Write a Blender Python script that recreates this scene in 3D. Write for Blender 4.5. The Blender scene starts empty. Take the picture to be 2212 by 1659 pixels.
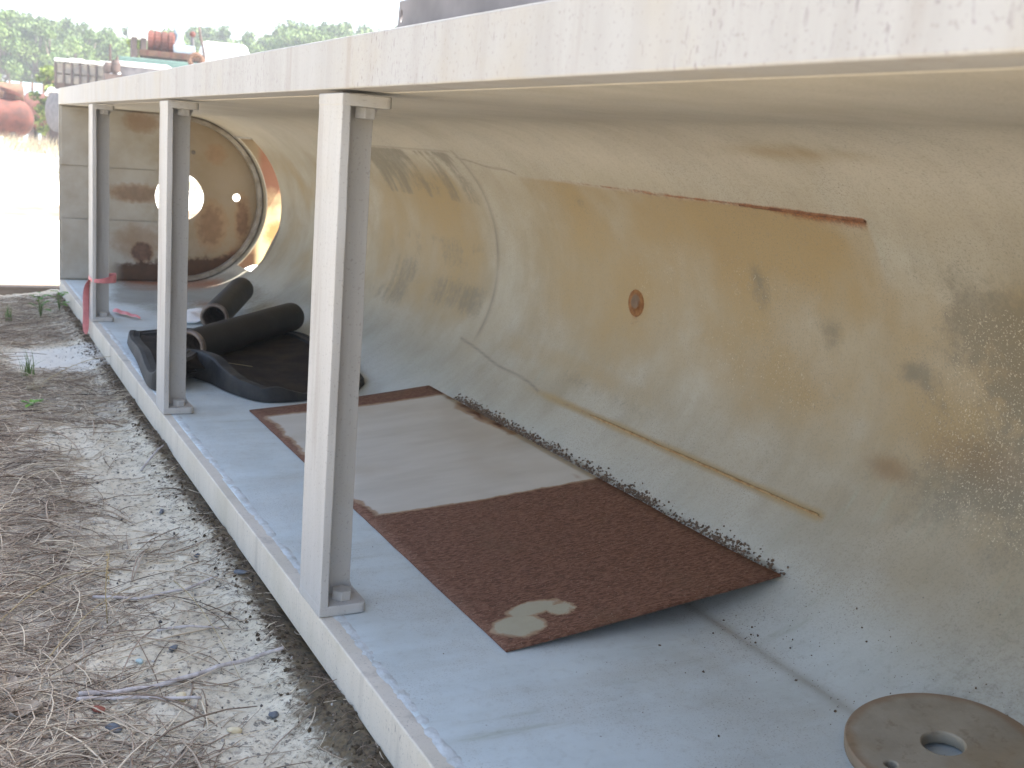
import bpy, bmesh, math, random
import numpy as np
from mathutils import Vector, Matrix

random.seed(7); rng = np.random.default_rng(7)
C = bpy.context.scene.collection
R_ = math.radians

# ------------------------------------------------------------------ camera
F_PX, CAM = 1100.0, np.array([-0.74013, 0.0, 1.04107])
YAW, PITCH, ROLL = 0.49122, 0.20283, 0.07894
fwd = np.array([math.sin(YAW)*math.cos(PITCH), math.cos(YAW)*math.cos(PITCH), -math.sin(PITCH)])
rt0 = np.array([math.cos(YAW), -math.sin(YAW), 0.0]); up0 = np.cross(rt0, fwd)
rt = math.cos(ROLL)*rt0 + math.sin(ROLL)*up0
up = -math.sin(ROLL)*rt0 + math.cos(ROLL)*up0
cam_d = bpy.data.cameras.new('camera'); cam = bpy.data.objects.new('camera', cam_d); C.objects.link(cam)
cam_d.sensor_width = 36.0; cam_d.lens = F_PX/1024*36.0
cam_d.clip_start = 0.02; cam_d.clip_end = 2000
cam.matrix_world = Matrix(((rt[0], up[0], -fwd[0], CAM[0]), (rt[1], up[1], -fwd[1], CAM[1]),
                           (rt[2], up[2], -fwd[2], CAM[2]), (0, 0, 0, 1)))
cam_d.dof.use_dof = True; cam_d.dof.focus_distance = 2.7; cam_d.dof.aperture_fstop = 7.0
bpy.context.scene.camera = cam

# ------------------------------------------------------------------ light
SUN_EL, SUN_AZ = R_(61), R_(108)          # azimuth from +Y towards +X
w = bpy.data.worlds.new('World'); bpy.context.scene.world = w; w.use_nodes = True
nt = w.node_tree; sky = nt.nodes.new('ShaderNodeTexSky'); sky.sky_type = 'NISHITA'
sky.sun_disc = False; sky.sun_elevation = SUN_EL; sky.sun_rotation = SUN_AZ
sky.air_density = 1.0; sky.dust_density = 2.5; sky.ozone_density = 1.0
bg = nt.nodes['Background']; bg.inputs['Strength'].default_value = 0.13
hs = nt.nodes.new('ShaderNodeHueSaturation'); hs.inputs['Saturation'].default_value = 0.95
nt.links.new(sky.outputs[0], hs.inputs['Color']); nt.links.new(hs.outputs[0], bg.inputs['Color'])
sd = bpy.data.lights.new('sun', 'SUN'); so = bpy.data.objects.new('sun', sd); C.objects.link(so)
sd.energy = 5.0; sd.angle = R_(0.53); sd.color = (1.0, 0.955, 0.88)
sdir = Vector((math.sin(SUN_AZ)*math.cos(SUN_EL), math.cos(SUN_AZ)*math.cos(SUN_EL), math.sin(SUN_EL)))
so.rotation_euler = sdir.to_track_quat('Z', 'Y').to_euler(); so.location = (20, -3, 30)
vs = bpy.context.scene.view_settings
vs.view_transform = 'Standard'; vs.look = 'None'; vs.gamma = 1.0; vs.exposure = 2.15

# ------------------------------------------------------------------ authoring: picture point -> world point
S_ = 1024/2212.0
def ray(u, v):
    x = (u*S_-512)/F_PX; y = (384-v*S_)/F_PX
    return fwd + rt*x + up*y
def atZ(u, v, z): d = ray(u, v); return CAM + d*((z-CAM[2])/d[2])
def atX(u, v, x): d = ray(u, v); return CAM + d*((x-CAM[0])/d[0])
def atY(u, v, y): d = ray(u, v); return CAM + d*((y-CAM[1])/d[1])
def far(u, v, D): d = ray(u, v); return CAM + d*(D/math.hypot(d[0], d[1]))

# ------------------------------------------------------------------ object helpers
def tag(o, label=None, cat=None, group=None, kind=None):
    if label: o['label'] = label
    if cat: o['category'] = cat
    if group: o['group'] = group
    if kind: o['kind'] = kind
    return o
def empty(name, loc, rz=0.0):
    o = bpy.data.objects.new(name, None); C.objects.link(o); o.location = loc
    o.rotation_euler = (0, 0, rz); o.empty_display_size = 0.1
    return o
def mesh_obj(name, verts, faces, mat=None, parent=None, smooth=False, loc=None):
    me = bpy.data.meshes.new(name)
    me.from_pydata([tuple(map(float, v)) for v in verts], [], [tuple(int(i) for i in f) for f in faces])
    if mat:
        for m in (mat if isinstance(mat, (list, tuple)) else [mat]): me.materials.append(m)
    if smooth:
        me.polygons.foreach_set('use_smooth', [True]*len(me.polygons))
    me.update()
    o = bpy.data.objects.new(name, me); C.objects.link(o)
    if parent: o.parent = parent
    if loc is not None: o.location = loc
    return o
class MB:
    def __init__(s): s.v = []; s.f = []
    def add(s, v, f):
        n = len(s.v); s.v += [tuple(p) for p in v]; s.f += [tuple(i+n for i in q) for q in f]
    def box(s, a, b, M=None):
        x0, y0, z0 = a; x1, y1, z1 = b
        v = [(x0,y0,z0),(x1,y0,z0),(x1,y1,z0),(x0,y1,z0),(x0,y0,z1),(x1,y0,z1),(x1,y1,z1),(x0,y1,z1)]
        if M is not None: v = [tuple(M @ Vector(p)) for p in v]
        s.add(v, [(0,3,2,1),(4,5,6,7),(0,1,5,4),(1,2,6,5),(2,3,7,6),(3,0,4,7)])
    def tube(s, pts, rad, n=8, caps=True):
        pts = [Vector(p) for p in pts]
        if not hasattr(rad, '__len__'): rad = [rad]*len(pts)
        base = len(s.v); ref = None
        for i, p in enumerate(pts):
            t = (pts[min(i+1, len(pts)-1)] - pts[max(i-1, 0)]).normalized()
            if ref is None:
                ref = t.cross(Vector((0,0,1)));
                if ref.length < 1e-3: ref = t.cross(Vector((1,0,0)))
            ref = (ref - t*ref.dot(t)).normalized(); b = t.cross(ref)
            for k in range(n):
                a = 2*math.pi*k/n
                s.v.append(tuple(p + (ref*math.cos(a) + b*math.sin(a))*rad[i]))
        for i in range(len(pts)-1):
            for k in range(n):
                k2 = (k+1) % n
                s.f.append((base+i*n+k, base+i*n+k2, base+(i+1)*n+k2, base+(i+1)*n+k))
        if caps:
            s.f.append(tuple(base+k for k in range(n))[::-1])
            m = base+(len(pts)-1)*n; s.f.append(tuple(m+k for k in range(n)))
    def lathe(s, prof, A, B, n=32):
        """prof: list of (t along AB in metres, radius); closed rings"""
        A = Vector(A); ax = (Vector(B)-A).normalized()
        e = ax.cross(Vector((0,0,1)));
        if e.length < 1e-3: e = Vector((1,0,0))
        e.normalize(); g = ax.cross(e); base = len(s.v)
        for t, r in prof:
            for k in range(n):
                a = 2*math.pi*k/n; s.v.append(tuple(A + ax*t + (e*math.cos(a)+g*math.sin(a))*r))
        for i in range(len(prof)-1):
            for k in range(n):
                k2 = (k+1) % n
                s.f.append((base+i*n+k, base+i*n+k2, base+(i+1)*n+k2, base+(i+1)*n+k))
    def build(s, name, mat=None, parent=None, smooth=False, loc=None, bevel=0, seg=2):
        o = mesh_obj(name, s.v, s.f, mat, parent, smooth, loc)
        if bevel:
            m = o.modifiers.new('bevel', 'BEVEL'); m.width = bevel; m.segments = seg
            m.limit_method = 'ANGLE'; m.angle_limit = R_(35); m.harden_normals = False
        return o
def copy_tree(o, parent=None):
    c = o.copy(); C.objects.link(c); c.parent = parent
    for ch in list(o.children): copy_tree(ch, c)
    return c
def holed_plate(name, outline, holes, th, mat, parent=None, bevel=0.0):
    """flat plate in local XY with round/poly holes, extruded in local Z (centred)"""
    cu = bpy.data.curves.new(name, 'CURVE'); cu.dimensions = '2D'; cu.fill_mode = 'BOTH'; cu.extrude = th/2
    cu.bevel_depth = bevel; cu.bevel_resolution = 1
    for ring in [outline]+holes:
        sp = cu.splines.new('POLY'); sp.points.add(len(ring)-1)
        for p, q in zip(sp.points, ring): p.co = (q[0], q[1], 0, 1)
        sp.use_cyclic_u = True
    tmp = bpy.data.objects.new(name+'_t', cu); C.objects.link(tmp)
    bpy.context.view_layer.update()
    dg = bpy.context.evaluated_depsgraph_get()
    me = bpy.data.meshes.new_from_object(tmp.evaluated_get(dg)); me.name = name
    bpy.data.objects.remove(tmp); bpy.data.curves.remove(cu)
    me.materials.clear(); me.materials.append(mat)
    o = bpy.data.objects.new(name, me); C.objects.link(o)
    if parent: o.parent = parent
    return o
def circ(cx, cy, r, n=48): return [(cx+r*math.cos(2*math.pi*k/n), cy+r*math.sin(2*math.pi*k/n)) for k in range(n)]

# numpy value noise
_T = rng.random((256, 256))
def vnoise(x, y):
    x = np.asarray(x, float); y = np.asarray(y, float)
    i = np.floor(x).astype(int); j = np.floor(y).astype(int); fx = x-i; fy = y-j
    fx = fx*fx*(3-2*fx); fy = fy*fy*(3-2*fy)
    g = lambda a, b: _T[a & 255, b & 255]
    return (g(i,j)*(1-fx)+g(i+1,j)*fx)*(1-fy)+(g(i,j+1)*(1-fx)+g(i+1,j+1)*fx)*fy
def fbm(x, y, o=4):
    s = 0; a = .5; t = 0
    for k in range(o): s = s+a*vnoise(x*2**k+17*k, y*2**k+31*k); t += a; a *= .5
    return s/t
def sstep(a, b, x): t = np.clip((np.asarray(x, float)-a)/(b-a), 0, 1); return t*t*(3-2*t)

# ------------------------------------------------------------------ material builder (small expression layer over nodes)
class Mat:
    def __init__(s, name):
        s.m = bpy.data.materials.new(name); s.m.use_nodes = True; s.nt = s.m.node_tree
        s.b = s.nt.nodes['Principled BSDF']; s.tc = s.nt.nodes.new('ShaderNodeTexCoord')
        s.obj = s.tc.outputs['Object']
    def _set(s, sock, v):
        if hasattr(v, 'is_output'): s.nt.links.new(v, sock)
        elif isinstance(v, tuple) and len(v) == 3 and sock.type == 'RGBA': sock.default_value = (*v, 1)
        else: sock.default_value = v
    def math(s, op, a, b=0.0, clamp=False):
        n = s.nt.nodes.new('ShaderNodeMath'); n.operation = op; n.use_clamp = clamp
        s._set(n.inputs[0], a); s._set(n.inputs[1], b); return n.outputs[0]
    def mul(s, a, b): return s.math('MULTIPLY', a, b)
    def add(s, a, b): return s.math('ADD', a, b)
    def sub(s, a, b): return s.math('SUBTRACT', a, b)
    def inv(s, a): return s.math('SUBTRACT', 1.0, a)
    def mx(s, a, b): return s.math('MAXIMUM', a, b)
    def step(s, x, a, b, lo=0.0, hi=1.0):
        n = s.nt.nodes.new('ShaderNodeMapRange'); n.interpolation_type = 'SMOOTHSTEP'
        s._set(n.inputs['Value'], x); n.inputs['From Min'].default_value = a; n.inputs['From Max'].default_value = b
        n.inputs['To Min'].default_value = lo; n.inputs['To Max'].default_value = hi
        return n.outputs[0]
    def noise(s, scale=5, detail=4, rough=.55, vec=None, sc3=None, dist=0.0):
        v = vec if vec is not None else s.obj
        if sc3 is not None:
            mp = s.nt.nodes.new('ShaderNodeMapping'); mp.inputs['Scale'].default_value = sc3
            s.nt.links.new(v, mp.inputs['Vector']); v = mp.outputs[0]
        n = s.nt.nodes.new('ShaderNodeTexNoise'); n.inputs['Scale'].default_value = scale
        n.inputs['Detail'].default_value = detail; n.inputs['Roughness'].default_value = rough
        n.inputs['Distortion'].default_value = dist
        s.nt.links.new(v, n.inputs['Vector']); return n.outputs['Fac']
    def voro(s, scale, vec=None, feat='F1', rnd=1.0):
        n = s.nt.nodes.new('ShaderNodeTexVoronoi'); n.inputs['Scale'].default_value = scale; n.feature = feat
        n.inputs['Randomness'].default_value = rnd
        s.nt.links.new(vec if vec is not None else s.obj, n.inputs['Vector']); return n.outputs
    def xyz(s, v=None):
        n = s.nt.nodes.new('ShaderNodeSeparateXYZ'); s.nt.links.new(v if v is not None else s.obj, n.inputs[0]); return n.outputs
    def attr(s, name):
        n = s.nt.nodes.new('ShaderNodeAttribute'); n.attribute_name = name; return n
    def mix(s, f, a, b):
        n = s.nt.nodes.new('ShaderNodeMix'); n.data_type = 'RGBA'
        s._set(n.inputs[0], f); s._set(n.inputs[6], a); s._set(n.inputs[7], b); return n.outputs[2]
    def bump(s, h, strength=.3, dist=.01, prev=None):
        n = s.nt.nodes.new('ShaderNodeBump'); n.inputs['Strength'].default_value = strength
        n.inputs['Distance'].default_value = dist; s.nt.links.new(h, n.inputs['Height'])
        if prev is not None: s.nt.links.new(prev, n.inputs['Normal'])
        return n.outputs[0]
    def ell(s, px, py, cx, cy, rx, ry, n=None, amp=.6, soft=.35):
        """soft ellipse mask 1 inside -> 0 outside, edge broken by noise n"""
        a = s.math('DIVIDE', s.sub(px, cx), rx); b = s.math('DIVIDE', s.sub(py, cy), ry)
        d = s.math('SQRT', s.add(s.mul(a, a), s.mul(b, b)))
        if n is not None: d = s.add(d, s.mul(s.sub(n, .5), amp*2))
        return s.step(d, 1-soft, 1+soft, 1, 0)
    def done(s, col=None, rough=.6, metal=0.0, spec=.4, normal=None):
        b = s.b
        if col is not None: s._set(b.inputs['Base Color'], col)
        s._set(b.inputs['Roughness'], rough); s._set(b.inputs['Metallic'], metal)
        b.inputs['Specular IOR Level'].default_value = spec
        if normal is not None: s.nt.links.new(normal, b.inputs['Normal'])
        return s.m
def plain(name, c1, c2, scale=8, rough=.7, spec=.3, bump=0.0, sc3=None, metal=0.0):
    M = Mat(name); n = M.noise(scale, 5, .6, sc3=sc3)
    return M.done(M.mix(M.step(n, .35, .68), c1, c2), rough, metal, spec, M.bump(n, bump, .01) if bump else None)

# ---- painted steel of the frame
def paint_mat(name, light=(.385,.375,.36), dark=(.315,.30,.28), streak=(25, 25, 3), chips=.615, tint=(.37,.33,.26)):
    M = Mat(name)
    n1 = M.noise(3, 4, .6); n2 = M.noise(1.0, 4, .6, sc3=streak); n3 = M.noise(60, 3, .6)
    c = M.mix(M.mul(M.step(n2, .35, .75), .55), light, dark)
    c = M.mix(M.mul(M.step(n1, .45, .7), .5), c, tint)
    n4 = M.noise(1.0, 4, .6, sc3=(9, 9, .8)); c = M.mix(M.mul(M.step(n4, .56, .68), .4), c, (.27,.235,.20))
    n5 = M.noise(140, 2, .5); c = M.mix(M.mul(M.step(n5, .62, .68), .35), c, (.22,.20,.18))
    ch = M.noise(1.0, 3, .6, sc3=(190, 150, 42), dist=.8); big = M.noise(2.2, 2)
    chip = M.mul(M.step(ch, chips, chips+.03), M.step(big, .45, .6))
    c = M.mix(M.mul(chip, .6), c, (.17,.145,.15))
    nrm = M.bump(n3, .12, .002)
    return M.done(c, .75, 0, .15, nrm)
PAINT = paint_mat('grey_steel_paint', streak=(4, 16, 2.0))
SILLM = paint_mat('sill_paint_bounce', (.60,.54,.45), (.50,.44,.36), (4, 16, 2.0), .64, (.45,.40,.30))  # bottom flange: bounce from the sunlit sand put into a paler, warmer colour
POSTM = paint_mat('grey_post_paint', (.43,.415,.39), (.365,.35,.325), (30,30,2), .66, (.40,.365,.30))
BOLTM = plain('bolt_grey', (.43,.42,.40), (.36,.34,.31), 40, .45)

# ------------------------------------------------------------------ GROUND
G0 = -0.13
def ground_z(x, y):
    x = np.asarray(x, float); y = np.asarray(y, float)
    near = np.exp(-((np.clip(np.abs(x+.4)-1.0, 0, None))**2)/6)*np.exp(-np.clip(y-8, 0, None)**2/30)
    z = G0 + near*((fbm(x*1.7+9, y*1.7)-.5)*.07 + (fbm(x*9, y*9)-.5)*.022 + (fbm(x*45, y*45, 3)-.5)*.016)
    z = z + .035*near*np.exp(-((x+.02)/.07)**2)*(.4+.9*fbm(x*3, y*4))            # soil banked up along the trough
    far_ = sstep(12, 40, y); z = z + far_*(fbm(x*.12, y*.12)-.5)*.25
    return np.where(x > .06, np.minimum(z, -.118), z)
def graded(lo, a, b, hi, d, g):
    c = list(np.arange(a, b+1e-6, d)); st = d
    while c[-1] < hi: st *= g; c.append(c[-1]+st)
    st = d
    while c[0] > lo: st *= g; c.insert(0, c[0]-st)
    return np.array(c)
gx = graded(-500, -1.1, .2, 500, .0135, 1.13); gy = graded(-200, 1.4, 7.0, 700, .0165, 1.05)
GX, GY = np.meshgrid(gx, gy, indexing='ij'); GZ = ground_z(GX, GY)
nx, ny = GX.shape
gv = np.stack([GX, GY, GZ], -1).reshape(-1, 3)
ii = (np.arange(nx-1)[:, None]*ny + np.arange(ny-1)[None, :]).reshape(-1)
gf = np.stack([ii, ii+ny, ii+ny+1, ii+1], -1)
M = Mat('sandy_ground')
X, Y, Z = M.xyz()
n_big = M.noise(1.3, 5, .6); n_mid = M.noise(9, 5, .65); n_fine = M.noise(120, 3, .7); n_gr = M.noise(45, 5, .75)
c = M.mix(M.step(n_mid, .3, .72), (.69,.615,.475), (.56,.485,.355))
c = M.mix(M.mul(M.step(n_gr, .48, .66), .7), c, (.25,.215,.175))
n_sp = M.noise(75, 2, .5); c = M.mix(M.mul(M.step(n_sp, .60, .66), .75), c, (.105,.095,.085))
c = M.mix(M.mul(M.step(n_fine, .6, .75), .6), c, (.10,.09,.085))
c = M.mix(M.mul(M.step(n_fine, .38, .25), .5), c, (.70,.67,.60))
lit = M.attr('litter').outputs['Fac']
lm = M.step(M.add(M.mul(lit, .8), M.mul(M.sub(n_gr, .5), 1.9)), .35, .85)
c = M.mix(M.mul(lm, .78), c, M.mix(n_fine, (.15,.12,.095), (.42,.36,.285)))
soil = M.step(M.add(M.attr('soil').outputs['Fac'], M.mul(M.sub(n_gr, .5), 1.3)), .40, .90)
c = M.mix(M.mul(soil, .9), c, M.mix(M.step(n_gr, .4, .62), (.035,.026,.016), (.15,.105,.055)))
pad = M.attr('pad').outputs['Fac']; c = M.mix(M.mul(M.step(M.add(pad, M.mul(M.sub(n_mid, .5), .5)), .35, .7), .85), c, M.mix(n_gr, (.62,.58,.50), (.74,.70,.62)))
moss = M.mul(M.step(n_big, .58, .72), M.step(n_gr, .45, .6))
c = M.mix(M.mul(moss, .45), c, (.10,.11,.07))
dry = M.mul(M.step(n_mid, .55, .7), M.step(Y, 9, 18))
c = M.mix(M.step(Y, 8.2, 9.5), c, M.mix(M.step(n_mid, .3, .7), (.80,.77,.70), (.70,.66,.58)))
c = M.mix(M.mul(dry, .25), c, (.50,.42,.25))
bh = M.add(M.mul(n_gr, .7), M.mul(n_fine, .5))
GROUND = M.done(c, .95, 0, .1, M.bump(bh, .8, .012))
ground = mesh_obj('ground', gv, gf, GROUND, smooth=True); tag(ground, kind='structure')
def clear_mask(x, y):
    """1 where pale bare sand shows, 0 under dense dead-grass litter (near the trough)"""
    edge = -.32 + .08*np.sin(y*2.3+.6) + (fbm(x*2.5+4, y*2.5)-.5)*.5 + .10*sstep(3.2, 4.4, y)*0
    c = sstep(edge-.22, edge+.16, x)*(.55+.9*fbm(x*7, y*7+3))
    far_ = sstep(4.2, 4.8, y); c = c*(1-far_*.75)
    sand = np.exp(-(((y-5.95)/.33)**2)-((x+.12)/.35)**4)
    return np.clip(np.maximum(c, 1.5*sand), 0, 1)
lit_v = (1-clear_mask(GX, GY))*sstep(8.2, 7.7, GY)*sstep(-4, -3, GX)*sstep(.3, 0, GX)
soil_v = np.exp(-(np.clip(-GX-.005, 0, 9)/.06)**2)*sstep(8.0, 7.9, GY)*(GX < .3) + .55*np.exp(-((GX+.08)/.13)**2-((GY-1.95)/.25)**2)
pad_v = np.exp(-(((GY-5.85)/.34)**4)-((GX+.17)/.27)**4)
for nm, arr in (('litter', lit_v), ('soil', soil_v), ('pad', pad_v)):
    a = ground.data.attributes.new(nm, 'FLOAT', 'POINT'); a.data.foreach_set('value', arr.reshape(-1).astype(np.float32))

# ------------------------------------------------------------------ TROUGH
H = 1.15; XC, ZC, RR = .78, .575, .575; YN, YE = .42, 7.9465
trough = empty('steel_trough', (0, 0, 0))
tag(trough, 'long grey painted steel trough lying on its side, open towards the sandy ground', 'trough')
# shell grid
xs_flat = np.linspace(.03, XC, 36)
prof = [(x, 0.0, x, -90.0) for x in xs_flat]
for a in np.arange(-90+.75, 90-.1, .75):
    prof.append((XC+RR*math.cos(R_(a)), ZC+RR*math.sin(R_(a)), XC+RR*R_(a+90), a))
sT = XC+RR*math.pi
for x in np.linspace(.0885, XC, 36)[::-1]: prof.append((x, H, sT+XC-x, 90.0))
prof = np.array(prof)
ys = np.concatenate([np.linspace(YN, 1.2, 16)[:-1], np.arange(1.2, 5.4, .016), np.linspace(5.42, YE, 100)])
nP, nY = len(prof), len(ys)
AY, AS = np.meshgrid(ys, prof[:, 2], indexing='ij'); AA = np.broadcast_to(prof[:, 3], AY.shape)
AX = np.broadcast_to(prof[:, 0], AY.shape).copy(); AZ = np.broadcast_to(prof[:, 1], AY.shape).copy()
# slight waviness of the sheet
wv = (fbm(AY*1.1+3, AS*1.6)-.5)*.008
AX += wv*np.where(np.abs(AA) < 89.9, np.cos(np.radians(AA)), 0)
AZ += wv*np.where(np.abs(AA) < 89.9, np.sin(np.radians(AA)), 0)*.8
sv = np.stack([AX, AY, AZ], -1).reshape(-1, 3)
SL0, SL1, SA0, SA1 = 7.43, 7.83, -49.0, 52.0
sf = []
for i in range(nY-1):
    for j in range(nP-1):
        if SL0 < .5*(ys[i]+ys[i+1]) < SL1 and SA0 < .5*(prof[j,3]+prof[j+1,3]) < SA1: continue
        sf.append((i*nP+j, (i+1)*nP+j, (i+1)*nP+j+1, i*nP+j+1))
def blob(y0, a0, ry, ra, p=2): return np.exp(-(np.abs((AY-y0)/ry)**p) - (np.abs((AA-a0)/ra)**p))
def box_(y0, y1, a0, a1, sy=.05, sa=2.0):
    return sstep(y0-sy, y0+sy, AY)*sstep(y1+sy, y1-sy, AY)*sstep(a0-sa, a0+sa, AA)*sstep(a1+sa, a1-sa, AA)
N1 = fbm(AY*3, AS*3); N2 = fbm(AY*9+5, AS*9)
arc = (np.abs(AA) < 89.9)
us = 41.7+(AY-1.94)*(44.3-41.7)/1.71; ls = -38.9+(AY-1.98)*(-40.3+38.9)/1.45
NB = fbm(AY*1.7+3, AS*1.9+1); NC = fbm(AY*4.5+8, AS*4.5); NG = fbm(AY*7+2, AS*7+5, 5)
topA = np.where(AY > 1.945, us-.3, 33+8*(NB-.5)+(AY-1.945)*9)
soft = np.where(AY > 1.945, 1.2, 12)
tan = np.clip((topA+soft*.3-AA)/soft, 0, 1)*sstep(-46, -8, AA+30*(NB-.5))*sstep(4.05, 3.1, AY+.5*(NB-.5))
tan = tan*np.clip(.42+.42*sstep(.30, .66, NB)+.55*(NC-.45), .2, 1)
tan = np.maximum(tan, .8*blob(2.09, 34, .10, 7)*(.5+NC)); tan = np.maximum(tan, .65*blob(2.06, 18, .12, 16)*(.4+NC))
tan = np.maximum(tan, .55*blob(2.0, 66, .30, 5)*arc*(.4+NC)); tan = np.maximum(tan, .45*blob(3.3, -27, .6, 6)*(.3+NC*1.3))
tan = np.maximum(tan, .75*box_(4.25, 5.5, -30, 40, .16, 14)*(.25+.9*NB)); tan = np.maximum(tan, .65*box_(5.3, 7.4, -30, 40, .5, 14)*sstep(.3, .65, NB))
patch = box_(4.13, 5.3, -20, 53.5-0*AY, .015, 1.0)
st_ = fbm(AY*26, AS*1.6+2)                                                      # streaks running round the shell
grime_shade = .85*box_(4.2, 5.3, 26, 54, .05, 1.2)*sstep(.28, .66, .38*st_+.62*NC+.010*(AA-38))
grime_shade = np.maximum(grime_shade, .8*box_(4.18, 4.75, -24, -9, .08, 5)*sstep(.2, .75, .5*st_+.5*N1+.1))
grime_shade = np.maximum(grime_shade, .7*box_(4.9, 6.0, -32, -4, .1, 6)*sstep(.3, .70, .4*st_+.6*NC))
grime_shade = np.maximum(grime_shade, .5*box_(4.2, 5.4, -6, 10, .1, 5)*sstep(.4, .62, N2))
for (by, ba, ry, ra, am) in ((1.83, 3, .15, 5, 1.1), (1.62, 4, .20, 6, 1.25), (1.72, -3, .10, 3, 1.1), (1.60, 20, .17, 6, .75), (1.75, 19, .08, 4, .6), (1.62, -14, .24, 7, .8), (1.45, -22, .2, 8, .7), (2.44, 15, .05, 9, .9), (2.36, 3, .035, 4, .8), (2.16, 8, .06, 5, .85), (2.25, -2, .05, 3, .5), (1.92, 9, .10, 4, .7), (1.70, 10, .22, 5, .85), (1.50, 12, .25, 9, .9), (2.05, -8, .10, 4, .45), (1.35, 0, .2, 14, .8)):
    grime_shade = np.maximum(grime_shade, am*blob(by+.0*NB, ba, ry, ra)*(.15+1.15*sstep(.32, .66, .4*NC+.6*NG)))
grime_shade = np.maximum(grime_shade, .7*blob(2.42, 15, .045, 9)); grime_shade = np.maximum(grime_shade, .7*blob(2.15, 8, .06, 6))
grime_shade = np.maximum(grime_shade, .45*blob(1.55, 17, .16, 8)); grime_shade = np.maximum(grime_shade, .55*blob(3.33, 35, .06, 5))
grime_shade = np.maximum(grime_shade, .5*blob(3.3, -31, .12, 3.5)+.45*blob(2.95, -32, .25, 3.5))
grime_shade = np.maximum(grime_shade, .45*box_(5.0, 7.4, -45, 45, .3, 14)*sstep(.2, .85, .35*st_+.65*NB))
grime_shade = np.maximum(grime_shade, .85*sstep(2.15, 1.5, AY+.5*(NB-.5))*sstep(-58, -15, AA+24*(NB-.5))*sstep(38, 18, AA+20*(NB-.5))*(.12+1.0*sstep(.34, .66, .35*N1+.65*NG)))  # near wall: real grime, deepened with shade put into the colour
grime_shade = np.maximum(grime_shade, .45*sstep(1.75, 1.25, AY)*sstep(-95, -60, AA)*sstep(.9, 1.0, AS)*sstep(60, 40, AA))  # smooth shade towards the near end, painted in
grime_shade = np.maximum(grime_shade, .95*sstep(6.0, 7.0, AY)*sstep(.1, .4, AS+.4*(NB-.5))*1.2*sstep(1.25, 1.0, AS)*(.45+N1))
brown = .38*sstep(1.85, 1.35, AY+.3*(NB-.5))*sstep(-44, -18, AA)*sstep(30, 10, AA)*(.1+1.1*sstep(.35, .65, NC))  # brown stain that also carries painted shade on the near wall
brown = np.maximum(brown, .9*blob(1.86, -21, .09, 4))
brown = np.maximum(brown, .55*blob(1.63, -12, .28, 8)*(.4+N1)+.5*blob(1.78, 20, .3, 6)*N1*1.5)
rust = np.zeros_like(AY)
inr = sstep(1.935, 1.95, AY)*sstep(3.95, 3.3, AY)
rust = np.maximum(rust, inr*np.exp(-((AA-us)/.7)**2)*(.42+.75*fbm(AY*24, AA*.8)+.5*sstep(2.45, 2.2, AY))*sstep(3.9, 2.7, AY))
rust = np.maximum(rust, .55*inr*np.exp(-(np.clip(us-AA, 0, 99)/2.6)**1.2)*(AA < us)*(.45+1.3*sstep(2.35, 2.15, AY)+.5*blob(2.8, 42, .3, 20))*(.5+N2))
rust = np.maximum(rust, .35*inr*np.exp(-(np.clip(AA-us, 0, 99)/1.5)**2)*(AA > us)*(N2+.3))
inl = sstep(1.955, 1.975, AY)*sstep(3.7, 3.2, AY)
rust = np.maximum(rust, .5*inl*np.exp(-((AA-ls)/.6)**2))
tan = np.maximum(tan, .8*inl*np.exp(-((AA-ls)/1.6)**2))
rr_ = np.hypot((AY-3.073)*1.0, (AS-(XC+RR*R_(91.7))))
rust = np.maximum(rust, .8*np.exp(-(rr_/.052)**4)); tan = np.maximum(tan, .9*np.exp(-(rr_/.10)**2)*(.4+N2))
rust = np.maximum(rust, .55*np.exp(-((AY-3.075)/.03)**2-((AA+3.5)/4.0)**2)*(.4+N2))
rust = np.maximum(rust, .3*np.exp(-(np.clip(rr_-.05, 0, 9)/.06)**2)*N2)
# floor: rust near the end plate
rust = np.maximum(rust, .8*sstep(7.2, 7.7, AY)*sstep(.2, .45, AS)*sstep(1.15, .95, AS)*(.3+.9*N1))
rust = np.maximum(rust, .55*np.exp(-((AY-6.85)/.35)**2-((AS-.75)/.30)**2)*(.4+N2))
grime_shade = np.maximum(grime_shade, .9*np.exp(-((AA+57.6)/1.5)**2)*sstep(1.92, 1.96, AY)*sstep(4.1, 3.6, AY)*(.3+N2))
line = np.zeros_like(AY)
line = np.maximum(line, .9*np.exp(-((AY-4.125)/.013)**2)*sstep(-34, -25, AA)*sstep(56.5, 55, AA)*(.35+.9*N2))
line = np.maximum(line, .55*np.exp(-((AA-54.5)/.5)**2)*sstep(4.1, 4.2, AY)*sstep(5.5, 5.2, AY))
line = np.maximum(line, .10*np.exp(-((AY-1.945)/.010)**2)*sstep(-48, -36, AA)*sstep(43, 40, AA))
for (pa, pb) in (((4.15, 51.0), (3.70, 44.6)), ((4.25, -33.0), (3.45, -40.2))):
    t = np.clip((AY-pb[0])/(pa[0]-pb[0]), 0, 1); ac = pb[1]+(pa[1]-pb[1])*t+1.1*np.sin(t*9)*(1-t)
    line = np.maximum(line, .75*np.exp(-((AA-ac)/.45)**2)*((t > 0) & (t < 1)))
speck = np.clip(.95*box_(1.1, 1.75, -30, 24, .25, 7)+.55*box_(1.9, 3.2, -22, 28, .35, 10)*(.4+NC), 0, 1)
seam = np.exp(-(np.abs(AS-.868)/.016)**1.3)*sstep(2.3, 2.0, AY)*(.6+.9*N2)
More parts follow.
